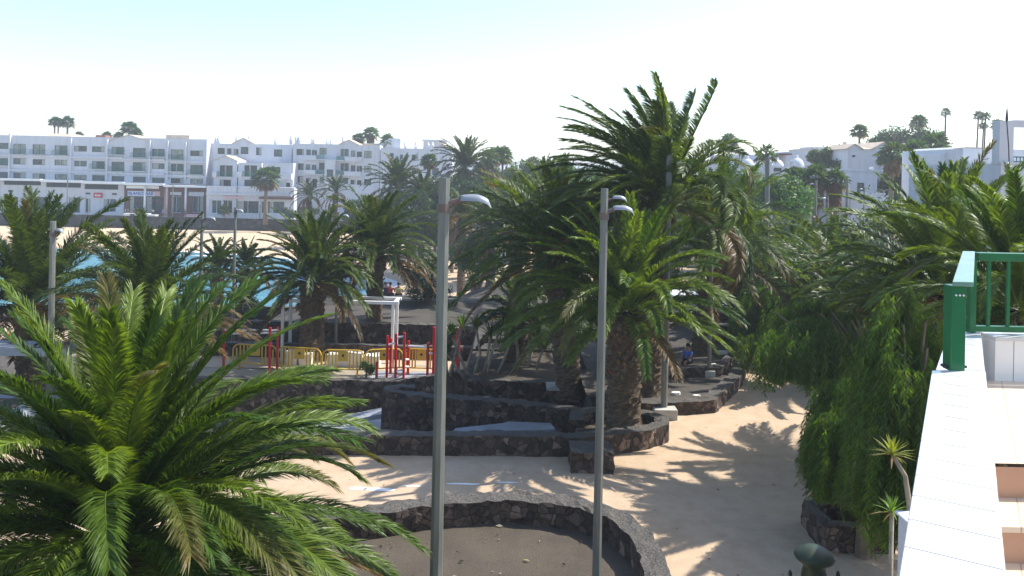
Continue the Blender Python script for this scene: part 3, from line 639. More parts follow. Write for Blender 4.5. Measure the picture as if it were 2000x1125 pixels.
for (lb, px, py, Y, rx, rz, sd_, tt, n_, ls) in [
    ('bright green leafy tree below the left white domes', 1455, 372, 62, 3.0, 1.7, 401, (.06, .14, .02), 4200, .22), ('bright green leafy tree beside the thick dark pole', 1532, 388, 58, 2.3, 1.6, 402, (.065, .15, .02), 4000, .2),
    ('broad dark green tree mass behind the gabled house', 1775, 300, 100, 5.2, 3.0, 403, (.03, .065, .02), 6500, .32), ('dark tree left shoulder behind the gabled house roof', 1733, 285, 104, 3.0, 1.5, 404, (.03, .06, .025), 3000, .3),
    ('olive coloured tree behind the white domes', 1630, 312, 88, 3.6, 1.3, 405, (.055, .09, .03), 3600, .26), ('small dark tree between two white houses', 1688, 296, 108, 1.6, 1.0, 406, (.03, .06, .02), 1600, .24),
    ('hazy green tree behind the beach, below the skyline palms', 960, 345, 118, 4.5, 2.2, 407, (.045, .08, .04), 4200, .32), ('green tree mass behind the beach, centre of the gap', 1035, 350, 112, 5.0, 2.6, 408, (.045, .085, .03), 4800, .32),
    ('dark green tree behind the small skyline palm', 1100, 352, 105, 4.2, 2.0, 409, (.04, .075, .025), 4000, .3), ('pale bushy tree at the corner of the white flats', 880, 372, 110, 3.6, 2.2, 410, (.05, .085, .04), 3500, .3),
    ('hedge-like tree behind the beach cars', 1000, 400, 85, 5.2, 2.6, 411, (.035, .07, .025), 4800, .28), ('bushy tree at the back of the park, behind the tallest palm', 1165, 385, 75, 4.6, 2.8, 412, (.035, .075, .02), 4800, .26),
    ('dark tree behind the tallest palm, right of its trunk', 1345, 430, 65, 3.4, 2.8, 413, (.03, .065, .02), 4200, .24), ('dark shrubby tree under the domes, at the back of the path', 1430, 450, 55, 3.0, 2.4, 414, (.035, .07, .02), 3800, .22),
    ('dark shrubby tree behind the tangled palm fronds', 1560, 500, 52, 3.0, 2.4, 415, (.035, .07, .02), 3800, .22), ('shady shrub mass behind the thin middle poles', 1640, 512, 50, 3.2, 2.2, 416, (.035, .07, .02), 3800, .22),
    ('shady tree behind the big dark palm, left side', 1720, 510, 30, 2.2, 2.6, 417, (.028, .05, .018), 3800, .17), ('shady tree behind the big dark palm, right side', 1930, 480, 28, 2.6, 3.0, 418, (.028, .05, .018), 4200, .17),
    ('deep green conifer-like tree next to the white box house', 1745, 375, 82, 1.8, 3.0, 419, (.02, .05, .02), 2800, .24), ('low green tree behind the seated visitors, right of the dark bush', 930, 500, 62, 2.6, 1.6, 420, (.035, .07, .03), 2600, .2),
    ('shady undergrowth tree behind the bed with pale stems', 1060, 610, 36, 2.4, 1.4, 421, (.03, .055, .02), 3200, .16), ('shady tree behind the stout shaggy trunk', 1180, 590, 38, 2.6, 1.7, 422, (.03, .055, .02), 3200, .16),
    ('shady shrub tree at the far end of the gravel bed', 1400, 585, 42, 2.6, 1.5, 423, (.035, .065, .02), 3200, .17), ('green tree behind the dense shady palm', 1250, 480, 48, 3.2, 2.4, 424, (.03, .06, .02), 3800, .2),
    ('dusky tree in front of the right white flats, by the slim beach palm', 800, 425, 88, 5.0, 2.6, 426, (.03, .06, .03), 5000, .3), ('dusky tree directly behind the thick lamp post head', 885, 410, 92, 4.6, 2.6, 427, (.03, .06, .03), 5000, .3),
    ('low dusky tree before the balcony flats entrance', 715, 415, 118, 5.0, 1.8, 428, (.035, .06, .035), 3600, .34), ('low shrubs before the apartments shop', 590, 415, 136, 4.0, 1.0, 429, (.04, .07, .035), 2200, .3),
    ('tree clump under the dark palm silhouette by the beach', 905, 388, 94, 3.6, 2.2, 435, (.03, .06, .03), 4200, .3), ('dark low tree row behind the beach sand, left part', 775, 450, 116, 5.0, 2.0, 436, (.03, .055, .03), 4200, .32), ('dark low tree row behind the beach sand, next to the thick lamp post', 850, 452, 112, 4.2, 1.8, 437, (.03, .055, .03), 3800, .32),
    ('dusky shrub in the bed between the pale stems and the shady palm trunk', 1030, 668, 31, 1.5, .8, 438, (.03, .055, .02), 2600, .13), ('dusky shrub behind the stout shaggy trunk, left side', 1150, 655, 32, 1.6, .9, 439, (.03, .055, .02), 2800, .13),
    ('bushy green tree on the path side of the thick dark pole', 1530, 540, 32, 2.0, 1.9, 425, (.045, .09, .02), 3600, .14)]:
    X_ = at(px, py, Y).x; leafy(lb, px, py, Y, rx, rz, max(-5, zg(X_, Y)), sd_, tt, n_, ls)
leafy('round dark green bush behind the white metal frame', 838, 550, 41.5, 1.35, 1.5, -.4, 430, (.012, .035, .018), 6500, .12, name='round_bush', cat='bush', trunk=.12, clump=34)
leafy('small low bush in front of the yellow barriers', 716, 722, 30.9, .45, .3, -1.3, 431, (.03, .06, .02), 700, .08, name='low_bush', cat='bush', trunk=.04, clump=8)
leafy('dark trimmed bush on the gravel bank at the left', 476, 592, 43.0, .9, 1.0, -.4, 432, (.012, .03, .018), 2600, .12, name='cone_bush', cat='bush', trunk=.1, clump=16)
leafy('reddish bush at the far end of the path', 1445, 582, 40, .9, .5, .1, 433, (.12, .05, .02), 900, .13, name='red_bush', cat='bush', trunk=.05, clump=9)

# ---- weeping pepper trees
def pepper(label, px, py, Y, zb, rx, ry, rz, seed, strands=900, Ls=(.8, 2.0), tint=(.04, .105, .018), trunk=.16, bx=0.0, low=.35, zmin=None, drop=0.):
    rnd = random.Random(seed); c0 = at(px, py, Y); root = empty('pepper_tree', (c0.x+bx, Y, zb), label, 'tree')
    hc = c0.z-zb; cx = -bx; g = G(); tips = []
    g.tube([(0, 0, -.3), (cx*.3, 0, hc*.4), (cx*.7, 0, hc*.8)], [trunk*1.3, trunk, trunk*.7], 8)
    for i in range(20):
        a = rnd.uniform(0, 6.283); u = rnd.uniform(.1, 1); q = math.sqrt(1-u*u*.9)*rnd.uniform(.4, .95)
        e = Vector((cx+math.cos(a)*q*rx, math.sin(a)*q*ry, hc+u*rz*.8)); m_ = Vector((cx*.6+math.cos(a)*q*rx*.45, math.sin(a)*q*ry*.45, hc*.7+u*rz*.75))
        g.tube([(cx*.3, 0, hc*.4), m_, e], [trunk*.6, trunk*.35, .02], 5, cap=False)
    g.build('trunk', M['bark'], root); g = G()
    vs = []; fs = []; cs = []
    lobes = []
    for i in range(34): lobes.append((rnd.uniform(0, 6.283), rnd.uniform(-low, 1), rnd.uniform(.55, 1.12), rnd.uniform(.6, 1.5), rnd.uniform(.7, 1.35)))
    for i in range(strands):
        lb_ = rnd.choice(lobes); a = lb_[0]+rnd.gauss(0, .26); u = max(-1, min(1, lb_[1]+rnd.gauss(0, .16))); q = math.sqrt(max(0, 1-u*u)); rr = lb_[2]*rnd.uniform(.75, 1.04)
        p = Vector((cx+math.cos(a)*q*rx*rr, math.sin(a)*q*ry*rr, hc+u*rz*rr)); o = Vector((math.cos(a), math.sin(a), 0))*rnd.uniform(.1, .6)
        L = rnd.uniform(*Ls)*lb_[3]; n = int(L/.042); kk = rnd.uniform(.7, 1.25)*lb_[4]; yel = rnd.uniform(0, 1)
        tn = (tint[0]*kk*(1+.5*yel), tint[1]*kk, tint[2]*kk)
        sw = Vector((rnd.uniform(-.12, .05), rnd.uniform(-.1, .1), 0))
        for k in range(n):
            t = k/n; d = (o*(1-t)**2.5+Vector((0, 0, .35*(1-t)**3-1))+sw).normalized(); p = p+d*(L/n)
            if zmin is not None and p.z+zb < zmin+.4*noise.noise(Vector((p.x*1.6, p.y*1.6, seed*.1))): break
            for sgn in (-1, 1):
                az = rnd.uniform(0, 6.283); sd = Vector((math.cos(az), math.sin(az), -.9-rnd.random()*.6)).normalized(); l = rnd.uniform(.09, .17); wv = sd.cross(Vector((rnd.gauss(0, 1), rnd.gauss(0, 1), rnd.gauss(0, 1)))).normalized()*.0095
                b0 = len(vs); m1 = p+sd*l*.5; vs += [p, m1+wv, p+sd*l, m1-wv]; fs.append((b0, b0+1, b0+2, b0+3)); v_ = rnd.uniform(.8, 1.2); cs += [tuple(x*v_ for x in tn)]*4
    g.v = [tuple(v) for v in vs]; g.f = fs; g.c = cs; g.m = [0]*len(fs)
    g.build('crown', M['leaf_soft'], root, colr=True); return root
pepper('dense weeping pepper tree rising from the dark planter by the path', 1690, 870, 14.4, .3, 1.4, 1.1, 1.4, 501, 4000, (.5, 1.5), (.065, .135, .018), trunk=.12, low=.6, zmin=1.4)
pepper('weeping pepper tree close against the white terrace parapet', 1775, 800, 11.5, 0, .75, .9, 1.7, 502, 2200, (.5, 1.5), (.06, .125, .02), trunk=.1, low=.8, zmin=1.85)
pepper('pepper tree with long curtain of strands hanging over the path', 1600, 660, 17.2, 0, 1.75, 1.2, .85, 503, 3400, (.5, 1.4), (.055, .115, .018), trunk=.14, bx=2.4, low=.5, zmin=2.65)
pepper('bright weeping tree at the far bend of the path', 1520, 610, 30, 0, 1.8, 1.4, 1.7, 504, 2300, (.5, 1.4), (.07, .17, .02), trunk=.14, bx=.8, low=.5)
stone_wall([(6.15, 14.6), (7.3, 14.6), (7.3, 15.6), (6.15, 15.6)], .25, -.1, .5, 'dark square stone planter under the dense pepper tree', closed=True, step=.12)

# ---- dracaena / yucca rosettes
def rosette(g, c, rnd, n=34, L=.5, wd=.035, tint=(.07, .12, .03), down=.2):
    for i in range(n):
        q = i/n; az = i*2.4+rnd.uniform(-.2, .2); e = 1.4-(1.4+down)*q+rnd.uniform(-.1, .1); d = Vector((math.cos(az)*math.cos(e), math.sin(az)*math.cos(e), math.sin(e)))
        S = d.cross(Vector((0, 0, 1))).normalized()*wd*.5; l = L*rnd.uniform(.8, 1.1); m_ = c+d*l*.5; t = c+d*l-Vector((0, 0, l*.12))
        tt = tint if q < .85 else (.22, .16, .09)
        v = rnd.uniform(.7, 1.4); g.add([c-S*.5, c+S*.5, m_+S, m_-S, t], [(0, 1, 2, 3), (3, 2, 4)], tuple(x*v for x in tt))
def yucca(label, stems, seed, L=.5, n=34, tint=(.09, .14, .03), wd=.04, r=.05, name='yucca', cat='plant', bark='bark_pale', zb=0):
    rnd = random.Random(seed); b0 = Vector(stems[0][0]); root = empty(name, b0, label, cat)
    for st in stems:
        g = G(); pts = [Vector(p)-b0 for p in st]; g.tube(pts, [r*(1.2-.4*i/(len(pts)-1)) for i in range(len(pts))], 7); g.build('stem', M[bark], root, smooth=True)
        g = G(); rosette(g, pts[-1], rnd, n, L, wd, tint); g.build('leaf_rosette', M['leaf'], root, colr=True)
p1 = at(1777, 985, 8.6); base = Vector((p1.x+.05, 8.6, 0))
yucca('spiky yucca with bent bare stem beside the parapet, dead leaves hanging', [[base, at(1776, 985, 8.6), at(1768, 930, 8.6), at(1743, 888, 8.6)]], 601, L=.27, n=46, tint=(.17, .20, .04), wd=.025, r=.028)
b2 = at(1742, 1000, 9.2); yucca('low bright yucca rosette below the bent one', [[Vector((b2.x, 9.2, 0)), b2]], 602, L=.27, n=34, tint=(.10, .19, .04), wd=.022, r=.03)
# group of pale stemmed plants in the bed behind the court
def pl(*a): return [at(px, py, Y) for px, py, Y in a]
yucca('cluster of pale bare stems with sparse leaf tufts in the shaded bed', [pl((920, 745, 27), (900, 700, 27), (882, 655, 27)), pl((922, 745, 27), (938, 690, 27), (930, 640, 27)), pl((940, 745, 27.2), (952, 700, 27.2), (958, 655, 27)), pl((950, 745, 27.2), (960, 690, 27), (975, 648, 27)),
      pl((965, 745, 27.2), (985, 700, 27), (1000, 660, 27)), pl((1045, 745, 27.4), (1050, 710, 27.4), (1062, 680, 27.4)), pl((912, 745, 26.9), (890, 715, 26.9), (874, 690, 26.9))], 603, L=.62, n=46, tint=(.045, .075, .02), wd=.06, r=.05, name='dragon_tree', cat='tree')
yucca('spiky green dragon plant behind the thick lamp post', [pl((872, 735, 28.5), (870, 680, 28.5), (864, 618, 28.5)), pl((880, 735, 28.5), (890, 690, 28.5), (902, 640, 28.5))], 604, L=.75, n=70, tint=(.06, .11, .03), wd=.05, r=.06, name='dragon_tree', cat='tree')
yucca('tall dark dragon plant right of the pale stems', [pl((1010, 745, 28), (1012, 690, 28), (1005, 640, 28)), pl((1020, 745, 28), (1035, 700, 28), (1046, 655, 28))], 605, L=.6, n=60, tint=(.04, .07, .02), wd=.05, r=.06, name='dragon_tree', cat='tree')

# ------------------------------------------------------------------ lamp posts
def lamp(label, px, ytop, Y, zb, yhead, side=1, hl=.45, arm=.22, r0=.075, r1=.06, block=None, second=None, wide=1.0, az=0.0):
    top = at(px, ytop, Y); hd = at(px, yhead, Y); root = empty('lamp_post', (top.x, Y, zb), label, 'street lamp')
    h = top.z-zb; g = G(); b = block[1] if block else 0
    g.tube([(0, 0, b), (0, 0, h*.5), (0, 0, h)], [r0, (r0+r1)/2, r1], 8, ph=rad(22.5)); g.build('pole', M['post'], root)
    if block: g = G(); bw = block[0]/2; g.box(-bw, bw, -bw, bw, -.05, b); clean(g.build('base_block', M[block[2] if len(block) > 2 else 'concrete'], root), .015)
    hs = [(hd.z-zb, side)]
    if second: hs.append((at(px, second[0], Y).z-zb, second[1]))
    for z, s in hs:
        ca, sa = math.cos(az), math.sin(az)
        g = G(); g.tube([(0, 0, z-.12), (s*(arm*.5)*ca, arm*.5*sa, z-.04), (s*arm*1.15*ca, arm*1.15*sa, z)], [r1*.85, r1*.6, r1*.55], 7); g.lathe([(r1*1.25, -.06), (r1*1.25, .06)], 10, (0, 0, z-.12)); g.build('arm', M['arm'], root)
        g = G(); u = G(); n = 9; m = 10; vs = []; us = []
        for i in range(m+1):
            t = i/m; x = arm+hl*t; w_ = .085*wide*math.sin(math.pi*min(1, .18+.72*t))**.6; hh = .072*wide*(.55+.6*math.sin(math.pi*(.25+.6*t))); dz = -.10*wide*max(0, t-.55)**1.5*2
            if i == m: w_ *= .6; hh *= .25; dz -= .03
            for k in range(n):
                a = math.pi*k/(n-1); vs.append((s*x*ca-math.cos(a)*w_*sa, x*sa+math.cos(a)*w_*ca, z-.01+dz+math.sin(a)*hh))
            us += [(s*x*ca+w_*.92*sa, x*sa-w_*.92*ca, z+.0+dz-.012), (s*x*ca-w_*.92*sa, x*sa+w_*.92*ca, z+.0+dz-.012)]
        fs = [(i*n+k, i*n+k+1, (i+1)*n+k+1, (i+1)*n+k) for i in range(m) for k in range(n-1)]+[tuple(range(n)), tuple(m*n+k for k in range(n))[::-1]]
        g.add(vs, fs); hdo = clean(g.build('lamp_head', M['lamp_shell'], root, smooth=True))
        u.add(us, [(2*i, 2*i+1, 2*i+3, 2*i+2) for i in range(m)]); u.build('diffuser', M['lamp_under'], hdo)
    return root
lamp('thick grey lamp post in front, nearest the round planter', 868, 347, 11.0, 0, 390, 1, hl=.44, arm=.24, r0=.098, r1=.082, wide=1.15)
lamp('slim lamp post standing in front of the stone plinth', 1181, 368, 12.6, 0, 408, 1, hl=.34, arm=.15, r0=.078, r1=.062, wide=.9)
lamp('lamp post rising from the stone plinth, half behind another', 1181, 372, 18.3, 0, 387, 1, hl=.34, arm=.2, r0=.07, r1=.05)
lamp('tall double-headed lamp post on a concrete block before the gravel bed', 1308, 272, 22.4, 0, 290, -1, hl=.25, arm=.10, r0=.10, r1=.085, block=(.66, .3), second=(413, 1))
lamp('lamp post on a small square block inside the gravel bed', 1392, 390, 25.8, .33, 396, 1, hl=.25, arm=.16, r0=.065, r1=.05, block=(.34, .2))
lamp('lamp post with dark head to the left among the shady palm fronds', 1096, 352, 25.6, -.08, 388, -1, hl=.34, arm=.12, r0=.06, r1=.03, block=(.7, .06))
lamp('slim lamp post behind the barriers, left of the thick palm trunk', 661, 414, 34.4, -1.3, 421, 1, hl=.28, arm=.2, r0=.07, r1=.05)
lamp('thin pale lamp post with flat head before the sandy beach', 460, 405, 35.5, -1.3, 411, 1, hl=.32, arm=.05, r0=.075, r1=.06)
lamp('lamp post with curved head in front of the bar terrace', 395, 412, 34, -1.3, 426, 1, hl=.4, arm=.2, r0=.085, r1=.065)
lamp('pole with stubby head in the left palms', 104, 432, 24.0, -.9, 450, 1, hl=.2, arm=.12, r0=.10, r1=.085)
for (lb, px, yt, Y, r, yh, sd_) in [('thick dark pole at the bend of the path', 1500, 308, 36, .12, 420, 1), ('bare dark pole in front of the white box house', 1655, 346, 48, .09, 520, 1), ('thin lamp post before the middle skirted palm', 1594, 352, 50, .09, 360, -1),
        ('thin lamp post between skirted palms and dark pole', 1617, 384, 44, .06, 388, -1), ('short lamp post by the white box house window', 1688, 366, 60, .06, 370, -1)]:
    lamp(lb, px, yt, Y, 0, yh, sd_, hl=.28, arm=.15, r0=r, r1=r*.85)
for (lb, px, yt, Y) in [('thin promenade mast before the white shops', 132, 352, 144), ('promenade lantern mast beside the bar', 338, 362, 143), ('promenade mast at the pale bar signs', 322, 368, 145), ('promenade mast before the low apartments', 463, 365, 144), ('promenade mast under the hotel gable canopy', 508, 400, 143)]:
    lamp(lb, px, yt, Y, -3.3, yt+2, 1, hl=.4, arm=.15, r0=.11, r1=.08)
# plinth for the lamp
c = gr(1166, 918); 
def stone_box(x0, x1, y0, y1, z0, z1, label, name, cat):
    g = G(); n = 8
    bm = bmesh.new(); bmesh.ops.create_cube(bm, size=1); bmesh.ops.subdivide_edges(bm, edges=bm.edges, cuts=7, use_grid_fill=True)
    for v in bm.verts:
        v.co = Vector((x0+(v.co.x+.5)*(x1-x0), y0+(v.co.y+.5)*(y1-y0), z0+(v.co.z+.5)*(z1-z0))); q = noise.noise_vector(v.co*6)*.035; v.co += q
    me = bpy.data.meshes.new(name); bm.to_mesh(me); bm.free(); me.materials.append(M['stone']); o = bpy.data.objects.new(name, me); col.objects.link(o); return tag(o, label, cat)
stone_box(1.54, 2.55, 18.05, 18.85, -.03, .5, 'square stone plinth standing alone on the tan plaza', 'stone_plinth', 'plinth')
stone_box(gx(1285, 812)[0]+9, gx(1285, 812)[0]+9.8, 28, 28.8, 0, .5, 'small stone block behind the pepper trees', 'stone_block', 'block')

# ------------------------------------------------------------------ white frame, pergola beam, exercise bars, barriers
def zat(py, Y, px=700): return at(px, py, Y).z
def frame_obj():
    Y = 33.2; a = at(553, 590, Y); b = at(768, 588, Y); root = empty('open_pergola', (a.x, Y, -1.35), 'white metal frame standing over the barriers, two posts and a beam', 'pergola')
    Lx = b.x-a.x; hz = a.z+1.35
    for x in (0, Lx): g = G(); g.box(x-.06, x+.06, -.06, .06, 0, hz); clean(g.build('post', M['white_paint'], root), .008)
    g = G(); g.box(-.25, Lx+.25, -.07, .07, hz, hz+.13); clean(g.build('beam', M['white_paint'], root), .008)
    g = G(); g.box(-.2, Lx+.2, 1.1, 1.24, hz, hz+.12); clean(g.build('rear_beam', M['white_paint'], root), .008)
    for x in (-.12, Lx): g = G(); g.box(x, x+.12, .08, 1.09, hz+.01, hz+.11); g.build('cross_beam', M['white_paint'], root)
    for x in (0, Lx): g = G(); g.box(x-.06, x+.06, 1.11, 1.23, 0, hz-.002); g.build('post', M['white_paint'], root)
frame_obj()
a = at(-40, 678, 24); root = empty('shade_canopy', (a.x, 24, -.6), 'pale horizontal beam on posts at the left edge, below the beach', 'canopy')
zz = a.z+.6; g = G(); g.box(-1, 3.0, -.5, .5, zz-.13, zz+.12); clean(g.build('beam', M['concrete_pale'], root), .01)
for x in (-.8, 2.8): g = G(); g.box(x-.06, x+.06, -.06, .06, 0, zz-.131); g.build('post', M['white_paint'], root)
# paved ground at the left, below the beam
g = G(); g.add([(-17, 19.6, -.05), (-13.2, 19.6, -.05), (-13.2, 23.4, -.05), (-17, 23.4, -.05)], [(0, 1, 2, 3)]); tag(g.build('side_paving', M['concrete_pale']), kind='structure')
for (x0, y0, z0, lb, pts, bars) in [
  (0, 30.9, -1.35, 'red monkey bars with long white rail at the left', [(438, 643, 31.6), (528, 641, 30.9), (543, 640, 31.6)], [((438, 644, 31.6), (528, 645, 30.9)), ((528, 646, 30.9), (543, 644, 31.6)), ((438, 652, 31.6), (543, 650, 31.6))]),
  (0, 31, -1.35, 'cluster of red exercise posts with white ladder rungs', [(757, 657, 30.9), (774, 653, 30.9), (790, 651, 30.9), (798, 667, 31.4), (764, 662, 31.5), (736, 708, 30.7)], [((757, 674, 30.9), (774, 669, 30.9)), ((774, 660, 30.9), (790, 656, 30.9)), ((790, 702, 30.9), (798, 702, 31.4)), ((790, 716, 30.9), (798, 716, 31.4)), ((774, 724, 30.9), (790, 722, 30.9))]),
  (0, 31, -1.35, 'red parallel bars at the right end of the exercise area', [(836, 671, 30.8), (848, 640, 30.8), (897, 637, 32.0), (893, 650, 32.0)], [((836, 678, 30.8), (798, 676, 31.2)), ((848, 643, 30.8), (897, 640, 32.0)), ((836, 690, 30.8), (848, 690, 30.8))])]:
    a = at(pts[0][0], pts[0][1], pts[0][2]); root = empty('exercise_bars', (a.x, a.y, -1.35), lb, 'outdoor gym', 'red outdoor exercise frames'); o = Vector((a.x, a.y, -1.35))
    for (px, py, Y) in pts:
        q = at(px, py, Y)-o; g = G(); g.tube([(q.x, q.y, 0), (q.x, q.y, q.z)], .055, 10); g.lathe([(.06, 0), (.05, .03), (0.01, .045)], 10, (q.x, q.y, q.z)); g.build('post', M['red_paint'], root, smooth=False)
    for p, q in bars: g = G(); g.tube([at(*p)-o, at(*q)-o], .04, 8); g.build('bar', M['pipe_white'], root)
def barrier(label, p0, p1, z, first=None):
    p0, p1 = Vector((*p0, z)), Vector((*p1, z)); d = p1-p0; L = d.length; root = empty('crowd_barrier', p0, label, 'barrier', 'yellow plastic crowd barriers', math.atan2(d.y, d.x))
    g = G(); rc = .28; top = .98; bot = .2; pts = [(0, 0, bot), (0, 0, top-rc)]
    for i in range(1, 6): a = math.pi-math.pi/2*i/6; pts.append((rc+rc*math.cos(a), 0, top-rc+rc*math.sin(a)))
    pts += [(rc, 0, top), (L-rc, 0, top-.0)]
    for i in range(1, 6): a = math.pi/2-math.pi/2*i/6; pts.append((L-rc+rc*math.cos(a), 0, top-rc+rc*math.sin(a)))
    pts += [(L, 0, top-rc), (L, 0, bot), (0, 0, bot)]; g.tube(pts, .032, 6, cap=False); g.build('frame', M['yellow_plastic'], root)
    n = 12; cxs = (L*.38, L*.62)
    for i in range(1, n):
        x = L*i/n
        if cxs[0] < x < cxs[1]: continue
        g = G(); ht = top-.04 if rc*.6 < x < L-rc*.6 else top-.16; g.box(x-.03, x+.03, -.012, .012, bot+.02, ht); g.build('slat', M['yellow_plastic'], root)
    g = G(); g.box(cxs[0], cxs[1], -.015, .015, bot+.33, top-.04); pn = g.build('panel', M['yellow_plastic'], root); g = G(); g.lathe([(.055, -.006), (.055, .006)], 14); e = g.build('emblem', M['dark'], pn); e.location = (L/2, -.021, top-.22); e.rotation_euler = (math.pi/2, 0, 0)
    for x in (L*.15, L*.85): g = G(); g.box(x-.03, x+.03, -.25, .25, 0, .045); g.box(x-.03, x+.03, -.03, .03, .046, bot-.02); g.build('foot', M['yellow_plastic'], root)
def bx(px, Y): return (at(px, 700, Y).x, Y)
barrier('yellow barrier partly hidden left of the red monkey bar posts', bx(455, 31.9), bx(540, 31.7), -1.33)
barrier('yellow barrier just right of the red monkey bar posts', bx(543, 31.6), bx(627, 31.3), -1.33)
barrier('yellow barrier in the middle, before the stacked pale blocks', bx(629, 31.2), bx(711, 31.2), -1.33)
barrier('yellow barrier between the low bush and the red post cluster', bx(713, 31.3), bx(786, 31.7), -1.33)
barrier('yellow barrier behind the red post cluster, panel towards the pole', bx(788, 31.7), bx(858, 31.6), -1.33)
for i, (px, w_, lb) in enumerate([(598, .5, 'pale block behind the barriers, leftmost of the row'), (572, .45, 'low pale block left of the palm trunk behind the barrier'), (662, .9, 'wide pale sack-like block behind the middle barrier'), (693, .7, 'pale block at the right of the middle barrier'), (728, .6, 'pale block nearest the red exercise cluster')]):
    q = bx(px, 32.6); g = G(); bm = bmesh.new(); bmesh.ops.create_cube(bm, size=1); bmesh.ops.subdivide_edges(bm, edges=bm.edges, cuts=3, use_grid_fill=True)
    for v in bm.verts: v.co = Vector((v.co.x*w_, v.co.y*.5, (v.co.z+.5)*(.5+.1*(i % 2)))); v.co += noise.noise_vector(v.co*3+Vector((i, 0, 0)))*.06
    me = bpy.data.meshes.new('block'); bm.to_mesh(me); bm.free(); me.materials.append(M['litter']); o = bpy.data.objects.new('rubble_sack', me); o.location = (*q, -1.33); col.objects.link(o); tag(o, lb, 'sack', 'pale sacks behind the barriers')
# litter in the gravel bed
for (px, py, s, lb) in [(1345, 735, .18, 'flat pale scrap on the gravel, nearest the tall lamp post'), (1400, 716, .3, 'pale flat stone behind the lamp on the small block'), (1410, 690, .35, 'crumpled whitish piece at the back of the gravel bed'), (1320, 770, .22, 'long pale scrap close to the kerb wall'), (1360, 775, .14, 'tiny pale scrap by the kerb wall')]:
    q = gr(px, py, .34); g = G(); rnd = random.Random(px); n = 7
    g.prism([(math.cos(k*6.283/n)*s*rnd.uniform(.6, 1), math.sin(k*6.283/n)*s*.6*rnd.uniform(.6, 1)) for k in range(n)], -.01, .04+s*.12); tag(clean(g.build('pale_stone', M['litter'], loc=q)), lb, 'stone', 'pale scraps in the gravel bed')

# ------------------------------------------------------------------ people
def person(label, loc, pose='sit', rz=0.0, top='cloth_dark', sc_=1.0, bare=False, low='cloth_dark'):
    root = empty('person', loc, label, 'person', rz=rz); root.scale = (sc_,)*3
    def skin(name, vs, es, rs, mat, par):
        me = bpy.data.meshes.new(name); me.from_pydata(vs, es, []); me.materials.append(mat); o = bpy.data.objects.new(name, me); col.objects.link(o); o.parent = par
        m_ = o.modifiers.new('skin', 'SKIN'); m_.use_smooth_shade = True
        for i, r_ in enumerate(rs): me.skin_vertices[0].data[i].radius = (r_, r_*.8)
        me.skin_vertices[0].data[0].use_root = True
        s_ = o.modifiers.new('sub', 'SUBSURF'); s_.levels = 1; s_.render_levels = 1; return o
    if pose == 'sit':
        vs = [(0,0,.1),(0,0,.32),(0,0,.52),(0,.01,.62),(0,.02,.70),(0,.03,.80),(.17,0,.52),(.24,.12,.32),(.18,.30,.22),(-.17,0,.52),(-.24,.12,.32),(-.18,.30,.22),(.1,.05,.1),(.13,.45,.14),(.13,.50,-.28),(.13,.62,-.32),(-.1,.05,.1),(-.13,.45,.14),(-.13,.50,-.28),(-.13,.62,-.32)]
        es = [(0,1),(1,2),(2,3),(3,4),(4,5),(2,6),(6,7),(7,8),(2,9),(9,10),(10,11),(0,12),(12,13),(13,14),(14,15),(0,16),(16,17),(17,18),(18,19)]
        rs = [.15,.13,.14,.06,.09,.08,.06,.045,.035,.06,.045,.035,.1,.07,.045,.04,.1,.07,.045,.04]; tr = [(0,0,.16),(0,0,.34),(0,0,.52),(.17,0,.51),(.22,.07,.40),(-.17,0,.51),(-.22,.07,.40)]; lg = [(0,0,.1),(.1,.05,.1),(.13,.40,.13),(-.1,.05,.1),(-.13,.40,.13)]; hz = .78
    else:
        vs = [(0,0,.92),(0,0,1.12),(0,0,1.38),(0,.01,1.48),(0,.02,1.56),(0,.02,1.68),(.18,0,1.38),(.24,0,1.12),(.25,.08,.88),(-.18,0,1.38),(-.24,.02,1.12),(-.25,.1,.88),(.1,0,.86),(.11,.03,.48),(.11,0,.08),(.11,.14,.04),(-.1,0,.86),(-.11,-.03,.48),(-.11,-.08,.08),(-.11,.06,.04)]
        es = [(0,1),(1,2),(2,3),(3,4),(4,5),(2,6),(6,7),(7,8),(2,9),(9,10),(10,11),(0,12),(12,13),(13,14),(14,15),(0,16),(16,17),(17,18),(18,19)]
        rs = [.14,.12,.14,.06,.09,.08,.06,.045,.035,.06,.045,.035,.1,.065,.045,.04,.1,.065,.045,.04]; tr = [(0,0,.95),(0,0,1.14),(0,0,1.37),(.17,0,1.37),(.22,0,1.2),(-.17,0,1.37),(-.22,.01,1.2)]; lg = [(0,0,.9),(.1,0,.84),(.11,.02,.55),(-.1,0,.84),(-.11,-.02,.55)]; hz = 1.66
    body = skin('body', vs, es, rs, M['skin'], root)
    if not bare: skin('shirt', tr, [(0,1),(1,2),(2,3),(3,4),(2,5),(5,6)], [.165,.15,.16,.085,.07,.085,.07], M[top], root)
    skin('shorts', lg, [(0,1),(1,2),(0,3),(3,4)], [.165,.12,.09,.12,.09], M[low], root)
    g = G(); g.lathe([(.03, -.06), (.095, -.03), (.105, .03), (.07, .09), (.01, .11)], 12, (0, -.01, hz)); g.build('hair', M['hair'], root, smooth=True)
